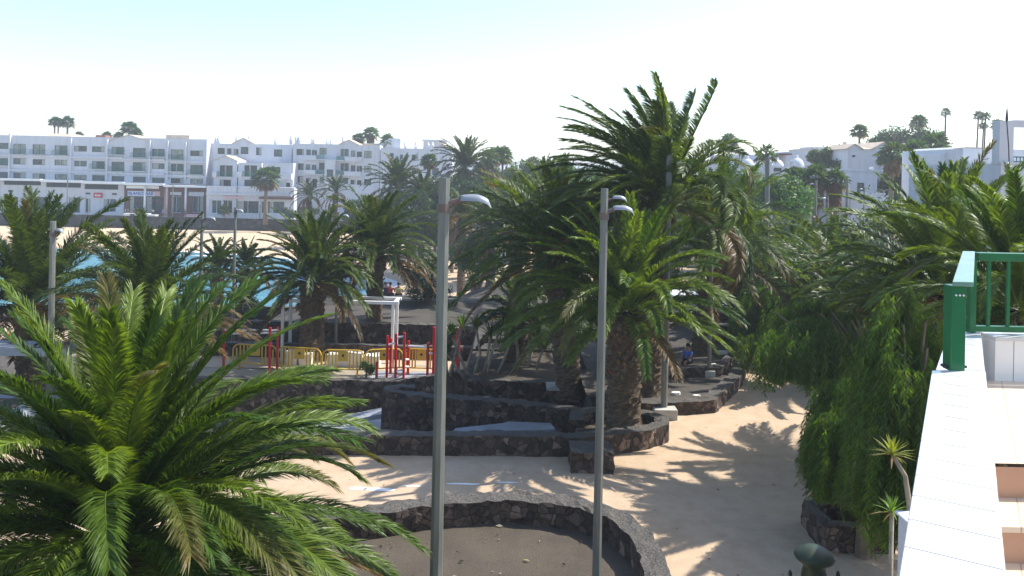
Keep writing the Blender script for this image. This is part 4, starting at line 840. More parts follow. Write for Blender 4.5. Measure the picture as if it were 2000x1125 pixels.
# the wall where people sit by the sea
stone_wall([(-9.5, 45.0), (-6.2, 45.2), (-3, 45.4)], .4, -1.5, -.42, 'low dark wall by the water where people sit', mat='stone_far', step=.3)
stone_wall([(-17.5, 43.4), (-13, 43.8), (-10, 44.2)], .4, -2.5, -.95, 'dark stone wall left of the white frame, by the water', mat='stone_far', step=.3)
for (px, lb, tp, br) in [(753, 'dark clothed person sitting on the sea wall, leftmost of three', 'cloth_dark', False), (762, 'person in dark top on the sea wall, middle of three', 'cloth_red', False), (778, 'person in pale yellow top on the sea wall, apart from the pair', 'cloth_yellow', False)]:
    q = at(px, 578, 45.2); person(lb, (q.x, 45.25, -.5), 'sit', 0, tp, bare=br)
q = at(1343, 716, 27.5); person('person in bright blue shirt sitting in the shaded gravel bed', (q.x, 27.5, .34), 'sit', 2.4, 'cloth_blue', .8)
for (px, py, lb, tp, po) in [(16, 668, 'sunbather in red on the small sandy beach, left', 'cloth_red', 'sit'), (30, 668, 'sunbather with dark hair on the small sandy beach, right', 'cloth_dark', 'sit')]:
    q = gr(px, py, -4.85); person(lb, (q.x, q.y, -4.8), po, 1.5, tp)
for (px, py, lb, tp, rz) in [(882, 503, 'dark figure sitting on the far sand, left of two', 'cloth_dark', 1), (891, 503, 'figure in red sitting on the far sand, right of two', 'cloth_red', 2), (915, 500, 'figure lying low on the far sand near the rocks', 'cloth_white', 1)]:
    Y = 96; q = at(px, py, Y); person(lb, (q.x, Y, zg(q.x, Y)+.05), 'sit', rz, tp)
for i, (px, lb, tp) in enumerate([(299, 'passer-by in white walking before the bar', 'cloth_white'), (281, 'bar customer in dark clothes near the planters', 'cloth_dark'), (318, 'bar customer in blue beside the brick pillar', 'cloth_blue'), (262, 'person in red at the bar terrace edge', 'cloth_red'), (245, 'person in pale clothes at the left of the bar', 'cloth_white'), (361, 'person in dark clothes by the second shop', 'cloth_dark'), (250, 'seated looking figure in yellow beside the promenade bins', 'cloth_yellow')]):
    q = at(px, 410, 146.5-.6*(i % 3)); person(lb, (q.x, q.y, -3.3), 'stand', i*1.3, tp)

# ------------------------------------------------------------------ cars
def car(label, loc, rz, paint, group='parked cars'):
    root = empty('parked_car', loc, label, 'car', group, rz)
    prof = [(-2.05, .35), (-2.1, .7), (-1.95, .92), (-1.2, .98), (-.75, 1.38), (.55, 1.42), (1.15, 1.0), (1.85, .88), (2.1, .65), (2.08, .35)]
    g = G(); g.xprism(prof, -.85, .85); b = clean(g.build('body', M[paint], root), .06)
    g = G()
    for y in (-.87, .87): g = G(); g.xprism([(-1.1, .98), (-.72, 1.32), (.5, 1.35), (1.0, 1.0)], y-.004, y+.004); g.build('side_window', M['glass_dark'], root)
    g = G(); g.add([(1.14, -.75, 1.03), (1.14, .75, 1.03), (.6, .68, 1.415), (.6, -.68, 1.415)], [(0, 1, 2, 3)]); g.build('windscreen', M['glass_dark'], root)
    g = G(); g.add([(-1.24, .75, 1.0), (-1.24, -.75, 1.0), (-.80, -.68, 1.38), (-.80, .68, 1.38)], [(0, 1, 2, 3)]); g.build('rear_window', M['glass_dark'], root)
    for x in (-1.3, 1.35):
        for y in (-.8, .8):
            g = G(); g.tube([(x, y-.1, .32), (x, y+.1, .32)], .32, 16); w_ = g.build('wheel', M['tyre'], root); g = G(); g.tube([(x, y-.108, .32), (x, y+.108, .32)], .18, 12); g.build('rim', M['car_silver'], w_)
    for y in (-.6, .6): g = G(); g.box(2.03, 2.11, y-.15, y+.15, .62, .76); g.build('headlight', M['pipe_white'], root)
for (px, py, Y, rz, pt, lb) in [(948, 470, 88, .3, 'car_silver', 'silver car behind the beach, right of the slim palm'), (925, 476, 90, .2, 'car_white', 'white car behind the beach beside the silver one'),
        (1335, 600, 37, .1, 'car_white', 'white parked car glimpsed under the yellow green fronds'), (1425, 612, 38, .1, 'car_blue', 'dark blue parked car at the end of the gravel bed'), (1265, 600, 38.5, .1, 'car_silver', 'silver parked car behind the tallest palm trunk'), (985, 470, 92, .2, 'car_blue', 'dark car at the right of the beach car row')]:
    q = at(px, py, Y); z_ = zg(q.x, Y); car(lb, (q.x, Y, max(z_, -4.5)), rz, pt)

# ------------------------------------------------------------------ buildings
def cells(g, x0, x1, z0, z1, y, holes, depth):
    xs_ = sorted({x0, x1, *[max(x0, min(x1, v)) for h in holes for v in (h[0], h[1])]}); zs_ = sorted({z0, z1, *[max(z0, min(z1, v)) for h in holes for v in (h[2], h[3])]})
    for i in range(len(xs_)-1):
        for j in range(len(zs_)-1):
            a, b, c_, d = xs_[i], xs_[i+1], zs_[j], zs_[j+1]; mx, mz = (a+b)/2, (c_+d)/2
            if b-a < 1e-4 or d-c_ < 1e-4: continue
            if any(h[0] < mx < h[1] and h[2] < mz < h[3] for h in holes): continue
            g.add([(a, y, c_), (b, y, c_), (b, y, d), (a, y, d)], [(0, 1, 2, 3)])
    for h in holes:
        a, b, c_, d = h; y2 = y+depth; g.add([(a,y,c_),(b,y,c_),(b,y,d),(a,y,d),(a,y2,c_),(b,y2,c_),(b,y2,d),(a,y2,d)], [(0,4,5,1),(1,5,6,2),(2,6,7,3),(3,7,4,0)])
crnd = random.Random(31)
def window(root, a, b, c_, d, y, style, fm='frame', bars=1):
    fw = .07; g = G(); g.box(a, a+fw, y, y+.06, c_, d); g.box(b-fw, b, y, y+.06, c_, d); g.box(a+fw, b-fw, y, y+.06, c_, c_+fw); g.box(a+fw, b-fw, y, y+.06, d-fw, d)
    for i in range(bars): x = a+(b-a)*(i+1)/(bars+1); g.box(x-fw/2, x+fw/2, y+.003, y+.057, c_+fw, d-fw)
    w_ = g.build('window', M[fm], root); g = G()
    g.add([(a+.02, y+.045, c_+.02), (b-.02, y+.045, c_+.02), (b-.02, y+.045, d-.02), (a+.02, y+.045, d-.02)], [(0, 1, 2, 3)]); g.build('pane', M[style], w_)
    if crnd.random() < .6 and b-a > .9:
        f0, f1 = crnd.choice([(0, .3), (.7, 1), (.5, 1), (0, .5), (.35, .5)]); g = G(); g.add([(a+fw+(b-a-2*fw)*f0, y+.03, c_+fw), (a+fw+(b-a-2*fw)*f1, y+.03, c_+fw), (a+fw+(b-a-2*fw)*f1, y+.03, d-fw), (a+fw+(b-a-2*fw)*f0, y+.03, d-fw)], [(0, 1, 2, 3)]); g.build('curtain', M['curtain'], w_)
def wr(o, px0, px1, py0, py1, Y):
    p = at((px0+px1)/2, (py0+py1)/2, Y); hw = (px1-px0)/2*Y/F; hh = (py1-py0)/2*Y/F; return (p.x-hw-o.x, p.x+hw-o.x, p.z-hh-o.z, p.z+hh-o.z)
def balc(root, a, b, zf, y, kind='rail', ht=1.0, dep=.9):
    if kind == 'rail':
        g = G(); g.box(a-.1, b+.1, y-dep, y-.002, zf-.12, zf); g.build('balcony_floor', M['white_wall'], root)
        g = G(); g.box(a-.1, b+.1, y-dep, y-dep+.05, zf+ht-.06, zf+ht); n = int((b-a)/.18)+1
        for i in range(n+1): x = a-.1+(b-a+.2)*i/n; g.box(x-.02, x+.02, y-dep+.01, y-dep+.04, zf, zf+ht-.06)
        for x in (a-.1, b+.06): g.box(x, x+.04, y-dep+.05, y-.003, zf+ht-.06, zf+ht)
        g.build('railing', M['rail_teal'], root)
    else:
        g = G(); g.box(a, b, y-dep, y-.002, zf-.15, zf+ht); g.build('balcony', M['white_wall'], root)
def gable(root, a, b, z, h, y0, y1, over=.15, mat='white_wall'):
    g = G(); m_ = (a+b)/2; g.xprism([(a, z), (b, z), (m_, z+h)], y0, y1); clean(g.build('gable', M[mat], root))
    g = G(); th = .12
    for s in ((a, m_), (b, m_)):
        e = a-over if s[0] == a else b+over; ze = z-over*h/((b-a)/2)
        g.xprism([(e, ze+.01), (m_, z+h+.01), (m_, z+h+th+.01), (e, ze+th+.01)], y0-over, y1)
    clean(g.build('gable_roof', M['roof_tan'], root))
def chimney(root, x, y, z, h=1.3, w_=.5):
    g = G(); g.box(x-w_/2, x+w_/2, y-w_/2, y+w_/2, z, z+h); c_ = g.build('chimney', M['white_wall'], root)
    g = G()
    for dx in (-.8, .8):
        for dy in (-.8, .8): g.box(x+dx*w_/2-.05, x+dx*w_/2+.05, y+dy*w_/2-.05, y+dy*w_/2+.05, z+h+.003, z+h+.3)
    g.lathe([(w_*.85, 0), (w_*.6, .12), (.12, .6), (.08, .7)], 4, (x, y, z+h+.3)); g.build('chimney_cap', M['white_wall'], c_)
def body(root, x0, x1, z0, z1, y, depth, holes, mat='white_wall', rec=.3, cap=True, name='wall'):
    g = G(); cells(g, x0, x1, z0, z1, y, holes, rec)
    y1 = y+depth; yb = y+rec
    g.add([(x0, yb, z0), (x1, yb, z0), (x1, yb, z1), (x0, yb, z1)], [(0, 1, 2, 3)])
    g.add([(x0,y,z0),(x1,y,z0),(x1,y1,z0),(x0,y1,z0),(x0,y,z1),(x1,y,z1),(x1,y1,z1),(x0,y1,z1)], [(4,5,6,7),(1,2,6,5),(2,3,7,6),(3,0,4,7)])
    return g.build(name, M[mat], root)

# --- the long hotel
O = Vector((at(0, 418, 150).x, 150, -3.3)); hotel = empty('hotel', O, 'long four-storey white hotel with teal windows above a row of shops', 'building')
def R_(px0, px1, py0, py1, Y=150): return wr(O, px0, px1, py0, py1, Y)
rows = []
c1 = [(38,281,301,1),(76,282,302,1),(119,284,303,1),(157,285,296,0),(192,286,297,0),(230,287,302,1),(272,289,308,1),(309,291,306,1),(346,292,312,1),(384,294,305,0),(5,279,291,0)]
c2 = [(38,309,321,0),(76,311,322,0),(119,312,323,0),(157,314,325,0),(192,315,330,1),(230,316,335,1),(272,317,334,1),(309,319,330,0),(346,320,335,1),(384,322,341,1),(3,309,323,1)]
c3 = [(38,337,349,0),(76,339,350,0),(119,340,351,0),(157,342,353,0),(192,342,353,0),(230,344,354,0),(272,345,356,0),(309,347,357,0),(346,348,358,0),(384,349,359,0),(3,336,348,0)]
for k in (1, 2, 3, 4):     # bays continuing out of the picture
    for lst, sl in ((c1, 0), (c2, 0), (c3, 0)):
        px, a, b, f = lst[k % 4]; lst.append((5-38*k, a-1-k*.9, b-1-k*.9, f))
holes = []; wins = []
rnd = random.Random(5)
for lst in (c1, c2, c3):
    for (px, a, b, bal) in lst:
        r_ = R_(px-12.5, px+12.5, a, b); holes.append(r_); wins.append((r_, bal))
x0 = R_(-170, -169, 300, 301)[0]; x1 = R_(403, 404, 300, 301)[1]
zroof = R_(200, 201, 268, 269)[3]; zcan = R_(200, 201, 356, 357)[2]
body(hotel, x0, x1, zcan, zroof, 0, 14, holes)
for (r_, bal) in wins:
    window(hotel, *r_, .18, rnd.choice(['glass_mid', 'glass_mid', 'glass_light', 'glass_dark']), bars=1)
    if bal: balc(hotel, r_[0]-.1, r_[1]+.1, r_[2], 0, 'rail', .95, .75)
for (px0, px1, py) in [(22, 140, 305.5), (140, 240, 308), (240, 322, 312), (322, 403, 316), (22, 140, 333.5), (140, 240, 337), (240, 322, 340), (322, 403, 344), (-170, 20, 302), (-170, 20, 330)]:
    r_ = R_(px0, px1, py-1.6, py+1.6); g = G(); g.box(r_[0], r_[1], -.45, -.003, r_[2], r_[3]); g.build('ledge', M['white_wall'], hotel)
for px, yt in ((21, 265), (140, 274), (294, 278), (329, 279), (364, 281), (211, 276), (404, 282)):
    r_ = R_(px-1.3, px+1.3, yt-4, 352); g = G(); g.box(r_[0], r_[1], -.55, -.004, r_[2], r_[3]); g.build('pilaster', M['white_wall'], hotel)
# parapet steps, hipped roof, gable, roof huts
for (px0, px1, py) in [(-170, 20, 262), (23, 138, 265), (142, 209, 270), (213, 292, 272), (296, 403, 276)]:
    r_ = R_(px0, px1, py, py+3); g = G(); g.box(r_[0], r_[1], -.05, .35, zroof+.003, r_[3]+.05) if r_[3] > zroof+.1 else None
    if g.v: g.build('parapet', M['white_wall'], hotel)
r_ = R_(66, 138, 261, 272); g = G(); z0_, z1_ = r_[2]+.3, r_[3]+.1
g.add([(r_[0], 0.4, z0_), (r_[1], .4, z0_), (r_[1], 9, z0_), (r_[0], 9, z0_), (r_[0]+1.6, 3, z1_), (r_[1]-1.8, 3, z1_), (r_[1]-1.8, 6, z1_), (r_[0]+1.6, 6, z1_)], [(0,1,5,4),(1,2,6,5),(2,3,7,6),(3,0,4,7),(4,5,6,7)]); g.build('hip_roof', M['roof_tan'], hotel)
r_ = R_(212, 292, 265, 277); gable(hotel, r_[0], r_[1], r_[2]+.1, r_[3]-r_[2], -.03, 5)
r_ = R_(306, 353, 264, 276); g = G(); g.box(r_[0], r_[1], 4, 8, zroof, r_[3]+.2); g.build('roof_hut', M['roof_tan'], hotel)
r_ = R_(176, 195, 263, 275); g = G(); g.box(r_[0], r_[1], 2, 4, zroof, r_[3]); g.build('brick_planter', M['brick'], hotel)
# canopy slab following the slope of the street
for (px0, px1, py) in [(-170, 0, 349), (0, 80, 351), (80, 160, 354), (160, 242, 357), (242, 320, 360), (320, 403, 364)]:
    r_ = R_(px0, px1, py-2.0, py+2.0, 147); g = G(); g.box(r_[0], r_[1], -3.2, -.01, r_[2], r_[3]); g.build('canopy', M['white_paint'], hotel)
# white shops
r0_ = R_(-170, 242, 358, 420, 149)
sh = [R_(-30, -2, 384, 415, 149), R_(16, 35, 384, 415, 149), R_(50, 92, 384, 415, 149), R_(132, 156, 385, 416, 149), R_(166, 177, 387, 416, 149), R_(201, 226, 388, 414, 149)]
b_ = [R_(7, 80, 353.5, 361.5, 149), R_(90, 158, 357, 366, 149), R_(165, 231, 360, 370, 149), R_(-120, -5, 350, 359, 149)]
body(hotel, r0_[0], r0_[1], 0, zcan, -1.0, 1.0, sh+b_, name='shop_wall')
for r_ in sh: window(hotel, *r_, -.85, rnd.choice(['glass_dark', 'glass_mid']), 'frame_white', 1)
for r_ in b_: g = G(); g.box(r_[0], r_[1], -.72, -.71, r_[2], r_[3]); g.build('recess_band', M['dark'], hotel)  # dark sheet across the back of each long recess
r_ = R_(181, 198, 377, 386, 148.4); sg = G().box(r_[0], r_[1], -1.35, -1.25, r_[2], r_[3]).build('red_sign', M['sign_red'], hotel)
g = G(); n = 22
for i in range(n):
    x = r_[0]+.25+(r_[1]-r_[0]-.5)*i/n; hh = .08+.07*(i % 3); g.box(x, x+.045, -1.365, -1.352, (r_[2]+r_[3])/2-hh, (r_[2]+r_[3])/2+hh*.7)
g.build('sign_script', M['white_paint'], sg)
for px, py in ((20, 373), (73, 374), (171, 378), (223, 379)): r_ = R_(px-4, px+4, py-1.5, py+1.5, 148.8); g = G(); g.box(r_[0], r_[1], -1.2, -1.003, r_[2], r_[3]); g.build('wall_vent', M['dark'], hotel)
# brown bar front
r0_ = R_(243, 403, 362, 420, 149)
hb = [R_(251, 279, 384, 416, 149), R_(284, 318, 384, 416, 149), R_(333, 353, 384, 416, 149), R_(375, 396, 383, 415, 149)]
body(hotel, r0_[0]+.01, r0_[1], 0, zcan, -.8, .8, hb, 'brown_wall', name='bar_wall')
for r_, st in zip(hb, ['glass_dark', 'glass_dark', 'glass_mid', 'glass_mid']): window(hotel, *r_, -.65, st, 'frame_white' if st == 'glass_mid' else 'frame', 1)
for px in (281, 324, 361): r_ = R_(px-2, px+2, 364, 416, 147); g = G(); g.tube([((r_[0]+r_[1])/2, -2.6, 0), ((r_[0]+r_[1])/2, -2.6, r_[3]-.05)], .22, 12); g.build('column', M['sign_pink' if px == 324 else 'white_paint'], hotel, smooth=True)
def sign(px0, px1, py0, py1, y, mat, text=None, tmat='sign_blue', tsz=.8, nm='sign_board', tx=.5):
    r_ = R_(px0, px1, py0, py1, 149); sb = G().box(r_[0], r_[1], y-.08, y, r_[2], r_[3]).build(nm, M[mat], hotel)
    if text:
        cu = bpy.data.curves.new('lettering', 'FONT'); cu.body = text; cu.size = tsz; cu.align_x = 'CENTER'; cu.align_y = 'CENTER'; cu.extrude = .01; cu.offset = .02
        to = bpy.data.objects.new('lettering', cu); col.objects.link(to); to.rotation_euler = (math.pi/2, 0, 0); to.location = (r_[0]+(r_[1]-r_[0])*tx, y-.095, (r_[2]+r_[3])/2); bpy.context.view_layer.update()
        me = bpy.data.meshes.new_from_object(to); me.materials.clear(); me.materials.append(M[tmat]); o2 = bpy.data.objects.new('lettering', me); o2.matrix_world = to.matrix_world.copy(); bpy.data.objects.remove(to); col.objects.link(o2); o2.parent = sb; return sb
sign(249, 280, 373, 383, -.85, 'sign_pale', 'BLANCO', tsz=.82, tx=.58)
sign(283.5, 302, 374, 383, -.85, 'sign_pale', 'BAR', tsz=.85, tx=.45)
sign(302.3, 312, 374, 383, -.85, 'sign_pink')
sign(332, 354, 375, 381, -.85, 'sign_pale'); sign(368, 398, 375, 383, -.85, 'sign_pale')
sign(252, 315, 362.5, 368, -2.0, 'white_paint', nm='awning')

# --- low apartments right of the hotel
O = Vector((at(403, 418, 146).x, 146, -3.3)); apt = empty('apartment_building', O, 'white apartments with twin gables above a shop row, right of the hotel', 'building')
hs = [(425,439,289,301),(443.5,452,290,301),(456,466,291,302),(470,485,287,301),(500,511,288,303),(535,551,292,306)]
H_ = [wr(O, *h, 152) for h in hs]; X0 = wr(O, 404, 405, 300, 301, 152)[0]; X1 = wr(O, 569, 570, 300, 301, 152)[1]; ZR = wr(O, 480, 481, 281, 282, 152)[3]
body(apt, X0, X1, 3.4, ZR, 6, 10, H_)
for r_ in H_: window(apt, *r_, 6.18, rnd.choice(['glass_dark', 'glass_mid']))
r_ = wr(O, 455, 497, 270, 281, 152); gable(apt, r_[0], r_[1], ZR, 1.1, 5.97, 9)
for h, gb in (((417, 463), True), ((465, 511), False), ((511, 570), False)):
    a = wr(O, h[0], h[1], 318 if not gb else 314, 366, 146)
    hh = [wr(O, h[0]+12, h[1]-9, 323, 345, 146), wr(O, h[0]+12, h[1]-12, 351, 364, 146)] if h[0] < 500 else [wr(O, 518, 545, 326, 348, 146), wr(O, 556, 564, 357, 367, 146)]
    body(apt, a[0]+.02, a[1]-.02, a[2], a[3], 0 if h[0] < 500 else .8, 5.98 if h[0] < 500 else 5.18, hh)
    for r_ in hh: window(apt, *r_, .2 if h[0] < 500 else 1.0, rnd.choice(['glass_dark', 'glass_dark', 'glass_mid']))
    if gb: gable(apt, a[0]+.1, a[1]-.1, a[3], .9, -.02, 5)
    if h[0] < 500:
        r_ = hh[0]; balc(apt, r_[0]-.1, r_[1], r_[2]-.0, 0, 'rail', .95, .8); balc(apt, a[0]+.1, r_[0]-.25, r_[2], 0, 'wall', .9, 1.0)
    else: balc(apt, wr(O, 546, 569, 340, 349, 146)[0], a[1], wr(O, 546, 569, 340, 349, 146)[2], .8, 'wall', .95, 1.2)
a = wr(O, 403, 574, 365, 422, 144); hh = [wr(O, 409, 411, 388, 416, 144), wr(O, 413, 432, 391, 417, 144), wr(O, 435, 453, 391, 417, 144), wr(O, 462, 505, 392, 417, 144), wr(O, 510, 555, 393, 417, 144)]
body(apt, a[0], a[1], 0, a[3], -2, 1.98, hh, name='shop_wall')
for r_, st in zip(hh, ['glass_dark', 'glass_mid', 'glass_dark', 'glass_dark', 'glass_mid']): window(apt, *r_, -1.8, st, 'frame_white')
r_ = wr(O, 437, 474, 383.5, 388, 143.8); G().box(r_[0], r_[1], -2.3, -2.2, r_[2], r_[3]).build('shop_sign', M['sign_pink'], apt)
r_ = wr(O, 508, 574, 385, 389, 143.8); G().box(r_[0], r_[1], -3, -2.1, r_[2], r_[3]).build('awning', M['brown_wall'], apt)
r_ = wr(O, 403, 570, 378, 382, 143.8); G().box(r_[0], r_[1], -2.4, -2.003, r_[2], r_[3]).build('ledge', M['white_wall'], apt)
for px, dz in ((424, 0), (429, -.3), (464, 0), (488, .4), (540, -.4)): chimney(apt, wr(O, px-1, px+1, 270, 272, 154)[0], 8, ZR-.1, .7+dz*.5)

# --- balcony flats
O = Vector((at(570, 400, 150).x, 150, -3.0)); fl = empty('apartment_building', O, 'three-storey white flats with green balconies, centre of the shore row', 'building')
def Q(*a): return wr(O, *a, 150)
hs = [(579,594,291,303),(598,607,292,303),(609,619,293,303),(624,638,289,302),(665,681,291,305),(685,694,294,306),(697,707,296,307),(711,726,295,309),
      (578,593,319,332),(597,606,321,332),(609,618,322,332),(623,635,318,331),(665,681,319,334),(685,694,323,335),(697,707,324,336),(711,725,324,337),
      (577,592,344,357),(597,607,348,366),(610,619,349,366),(624,636,345,357),(663,680,347,358),(684,694,351,360),(697,706,352,361),(711,725,350,362)]
H_ = [Q(*h) for h in hs]; zr = Q(650, 651, 282, 283)[3]; X0 = 0.01; X1 = Q(741, 742, 300, 301)[1]
body(fl, X0, X1, -.3, zr, 0, 12, H_)
for r_ in H_: window(fl, *r_, .18, rnd.choice(['glass_mid', 'glass_dark', 'glass_dark', 'glass_light']), bars=1)
for (a, b, y0, y1) in [(596, 619, 304, 313), (675, 707, 307, 316), (596, 618, 332, 341), (674, 706, 335, 344)]:
    r_ = Q(a, b, y0, y1); g = G(); g.box(r_[0], r_[1], -.9, -.003, r_[2], r_[3]); g.build('balcony', M['white_wall'], fl)
for (a, b, y0, y1) in [(619, 636, 303, 313), (659, 674, 305, 315), (618, 635, 331, 342), (659, 673, 333, 343)]:
    r_ = Q(a, b, y0, y1); g = G(); g.box(r_[0], r_[1], -.9, -.003, r_[2], r_[2]+.2); g.build('balcony_floor', M['white_wall'], fl)
    g = G(); n = 14; g.box(r_[0], r_[1], -.9, -.84, r_[3]-.07, r_[3])
    for i in range(n+1): x = r_[0]+.02+(r_[1]-r_[0]-.06)*i/n; g.box(x, x+.055, -.89, -.85, r_[2]+.2, r_[3]-.07)
    g.build('railing', M['rail_teal'], fl)
r_ = Q(637, 657, 312, 376); hh = [Q(641, 654, 331, 346)]; body(fl, r_[0], r_[1], -.3, r_[3], -1.4, 1.39, hh, name='stair_tower'); window(fl, *hh[0], -1.2, 'glass_mid')
r_ = Q(663, 700, 275, 284); gable(fl, r_[0], r_[1], zr, .9, -.02, 5)
for px in (562-2, 571, 577, 602, 606, 632, 640, 664): chimney(fl, Q(px, px+2, 270, 272)[0], 3, zr-.1, .9 if px < 600 or px == 664 else .3)
r_ = Q(663, 741, 277, 284); g = G(); g.box(r_[0], r_[1], 5.2, 11, zr, zr+.5); g.build('roof_step', M['roof_tan'], fl)

# --- right white flats with stair tower
O = Vector((at(741, 400, 149).x, 149, -3.0)); f2 = empty('apartment_building', O, 'white flats stepping back on the right, with a rooftop room', 'building')
def Q2(*a): return wr(O, *a, 149)
hs = [(761,769,299,311),(781,787,302,312),(793,797,301,307),(804,817,302,314),(804,817,328,340),(844,857,328,342),(761,768,327,338)]
H_ = [Q2(*h) for h in hs]; zr = Q2(800, 801, 290, 291)[3]
body(f2, .02, Q2(846, 847, 300, 301)[1]+3.6, -.3, zr, 0, 11, H_)
for r_ in H_: window(f2, *r_, .18, rnd.choice(['glass_mid', 'glass_dark']))
r_ = Q2(768, 791, 312, 320); G().box(r_[0], r_[1], -.9, -.85, r_[2], r_[3]).build('railing', M['rail_teal'], f2)
r_ = Q2(755, 803, 311, 322); g = G(); g.box(r_[0], Q2(768, 769, 1, 2)[0], -.9, -.003, r_[2], r_[3]); g.box(Q2(791, 792, 1, 2)[0], r_[1], -.9, -.003, r_[2], r_[3]); g.box(Q2(768, 769, 1, 2)[0]+.01, Q2(791, 792, 1, 2)[0]-.01, -.84, -.003, r_[2], r_[2]+.15); g.build('balcony', M['white_wall'], f2)
r_ = Q2(836, 862, 345, 362); g = G(); g.box(r_[0], r_[1], -1.2, -.003, r_[2], r_[3]); g.build('balcony', M['white_wall'], f2)
r_ = Q2(730, 775, 268, 292); g = G(); g.xprism([(r_[0]-1, zr), (r_[1], zr), (r_[1], r_[3]), (r_[0]+2.2, r_[3])], 5, 9); clean(g.build('stair_room', M['white_wall'], f2))
r_ = Q2(820, 865, 273, 283); g = G(); g.box(r_[0], r_[1], 6, 10, zr, r_[3]); g.build('roof_room', M['grey_wall'], f2)
g = G(); g.box(r_[0]-.3, r_[1]+.3, 5.5, 10.3, r_[3]+.004, r_[3]+.25); g.build('roof_slab', M['white_wall'], f2)
r_ = Q2(858, 882, 286, 296); gable(f2, r_[0]-.6, r_[1]-.6, zr, 1.0, -.02, 5)
for px in (788, 809, 833, 842): chimney(f2, Q2(px, px+2, 270, 272)[0], 3, zr-.1, .6)

# --- white domed houses
O = Vector((at(1415, 390, 85).x, 85, 1.5)); dm = empty('domed_house', O, 'low white house with a row of round domes and chimneys', 'house')
def Q3(*a): return wr(O, *a, 85)
hs = [(1417,1428,328,335),(1453,1459,330,336),(1461,1468,330,336),(1511,1527,328,335)]
H_ = [Q3(*h) for h in hs]; zt = Q3(1480, 1481, 326, 327)[3]+.1
body(dm, Q3(1412, 1413, 1, 2)[0], Q3(1542, 1543, 1, 2)[1], -1, zt, 0, 9, H_)
for r_ in H_: window(dm, *r_, .15, 'glass_dark')
for (px, w_, py) in [(1465, 13.5, 311), (1502, 22, 313), (1524, 13, 313), (1563, 15, 309)]:
    r_ = Q3(px-w_, px+w_, py, 326); rr = (r_[1]-r_[0])/2; c_ = ((r_[0]+r_[1])/2, rr+.3); hh = r_[3]-zt+.1
    if px > 1550: G().box(c_[0]-rr-.1, c_[0]+rr+.1, .2, 2*rr+.4, -1, zt-.01).build('wing_wall', M['white_wall'], dm)
    g = G(); g.lathe([(rr*math.cos(a), (hh)*math.sin(a)) for a in [0, .2, .4, .6, .8, 1.0, 1.2, 1.35]]+[(rr*.22, hh), (rr*.22, hh+.22), (.05, hh+.25)], 24, (c_[0], c_[1], zt)); g.build('dome', M['white_wall'], dm, smooth=True)
for px in (1446, 1505, 1545): r_ = Q3(px-3, px+3, 318, 328); g = G(); g.box(r_[0], r_[1], -.05, .4, zt-.1, r_[3]); c_ = g.build('chimney', M['white_wall'], dm); G().box(r_[0]-.08, r_[1]+.08, -.12, .47, r_[3]+.01, r_[3]+.16).build('chimney_cap', M['grey_wall'], c_)
O = Vector((at(1420, 390, 98).x, 98, 2)); bk = empty('flat_roofed_house', O, 'long flat-roofed white houses behind the domes, terrace awning', 'house')
for (a, b, t_) in ((1418, 1472, 302), (1512, 1534, 300), (1534, 1622, 297)):
    r_ = wr(O, a, b, t_, 330, 98); body(bk, r_[0], r_[1]-.02, -1, r_[3], 0 if a != 1512 else 1, 8, [], 'white_wall')
r_ = wr(O, 1508, 1536, 300, 303, 98); G().box(r_[0], r_[1], -2, .9, r_[2], r_[3]).build('awning', M['brown_wall'], bk)
r_ = wr(O, 1472, 1498, 306, 323, 97); g = G(); g.add([(r_[0], -1, r_[3]-.3), (r_[1], -1, r_[3]), (r_[0]+.5*(r_[1]-r_[0]), -2.5, r_[2]), (r_[0]+.4*(r_[1]-r_[0]), -.5, r_[2]-.05)], [(0, 2, 1), (0, 3, 1), (0, 2, 3), (1, 3, 2)]); tag(g.build('shade_sail', M['cloth_blue'], bk))
O = Vector((at(1580, 300, 130).x, 130, 3)); hz_ = empty('flat_roofed_house', O, 'distant grey flat roof on the skyline behind the domes', 'house')
r_ = wr(O, 1582, 1665, 290, 320, 130); G().box(r_[0], r_[1], 0, 10, -2, r_[3]).build('wall', M['grey_wall'], hz_); r_ = wr(O, 1597, 1655, 286, 291, 130); G().box(r_[0], r_[1], 2, 8, r_[2]-.2, r_[3]).build('roof_room', M['grey_wall'], hz_)
# --- white box house with green window
O = Vector((at(1650, 400, 66).x, 66, .5)); bh = empty('box_house', O, 'plain white box house with one green shuttered window', 'house')
r_ = wr(O, 1560, 1713, 334, 410, 66); hh = [wr(O, 1674, 1688, 357, 373, 66), wr(O, 1642, 1650, 356, 362, 66)]
body(bh, r_[0]+2.5, r_[1], -1, r_[3], 0, 7, hh)
for q in hh: window(bh, *q, .15, 'glass_mid')
G().box(r_[0]+2.4, r_[1]+.1, -.1, .3, r_[3]+.003, r_[3]+.2).build('parapet', M['white_wall'], bh); q = wr(O, 1707, 1713, 328, 334, 66); G().box(q[0], q[1], .5, .9, r_[3]+.01, q[3]+.1).build('chimney', M['white_wall'], bh)
r_ = wr(O, 1555, 1610, 350, 412, 68); G().box(r_[0], r_[1], 2, 6, -1, r_[3]).build('side_wing', M['grey_wall'], bh)
r_ = wr(O, 1560, 1735, 374, 412, 62); G().box(r_[0]+4.2, r_[1], -4.0, -3.7, -1, r_[3]-.1).build('garden_wall', M['white_wall'], bh)
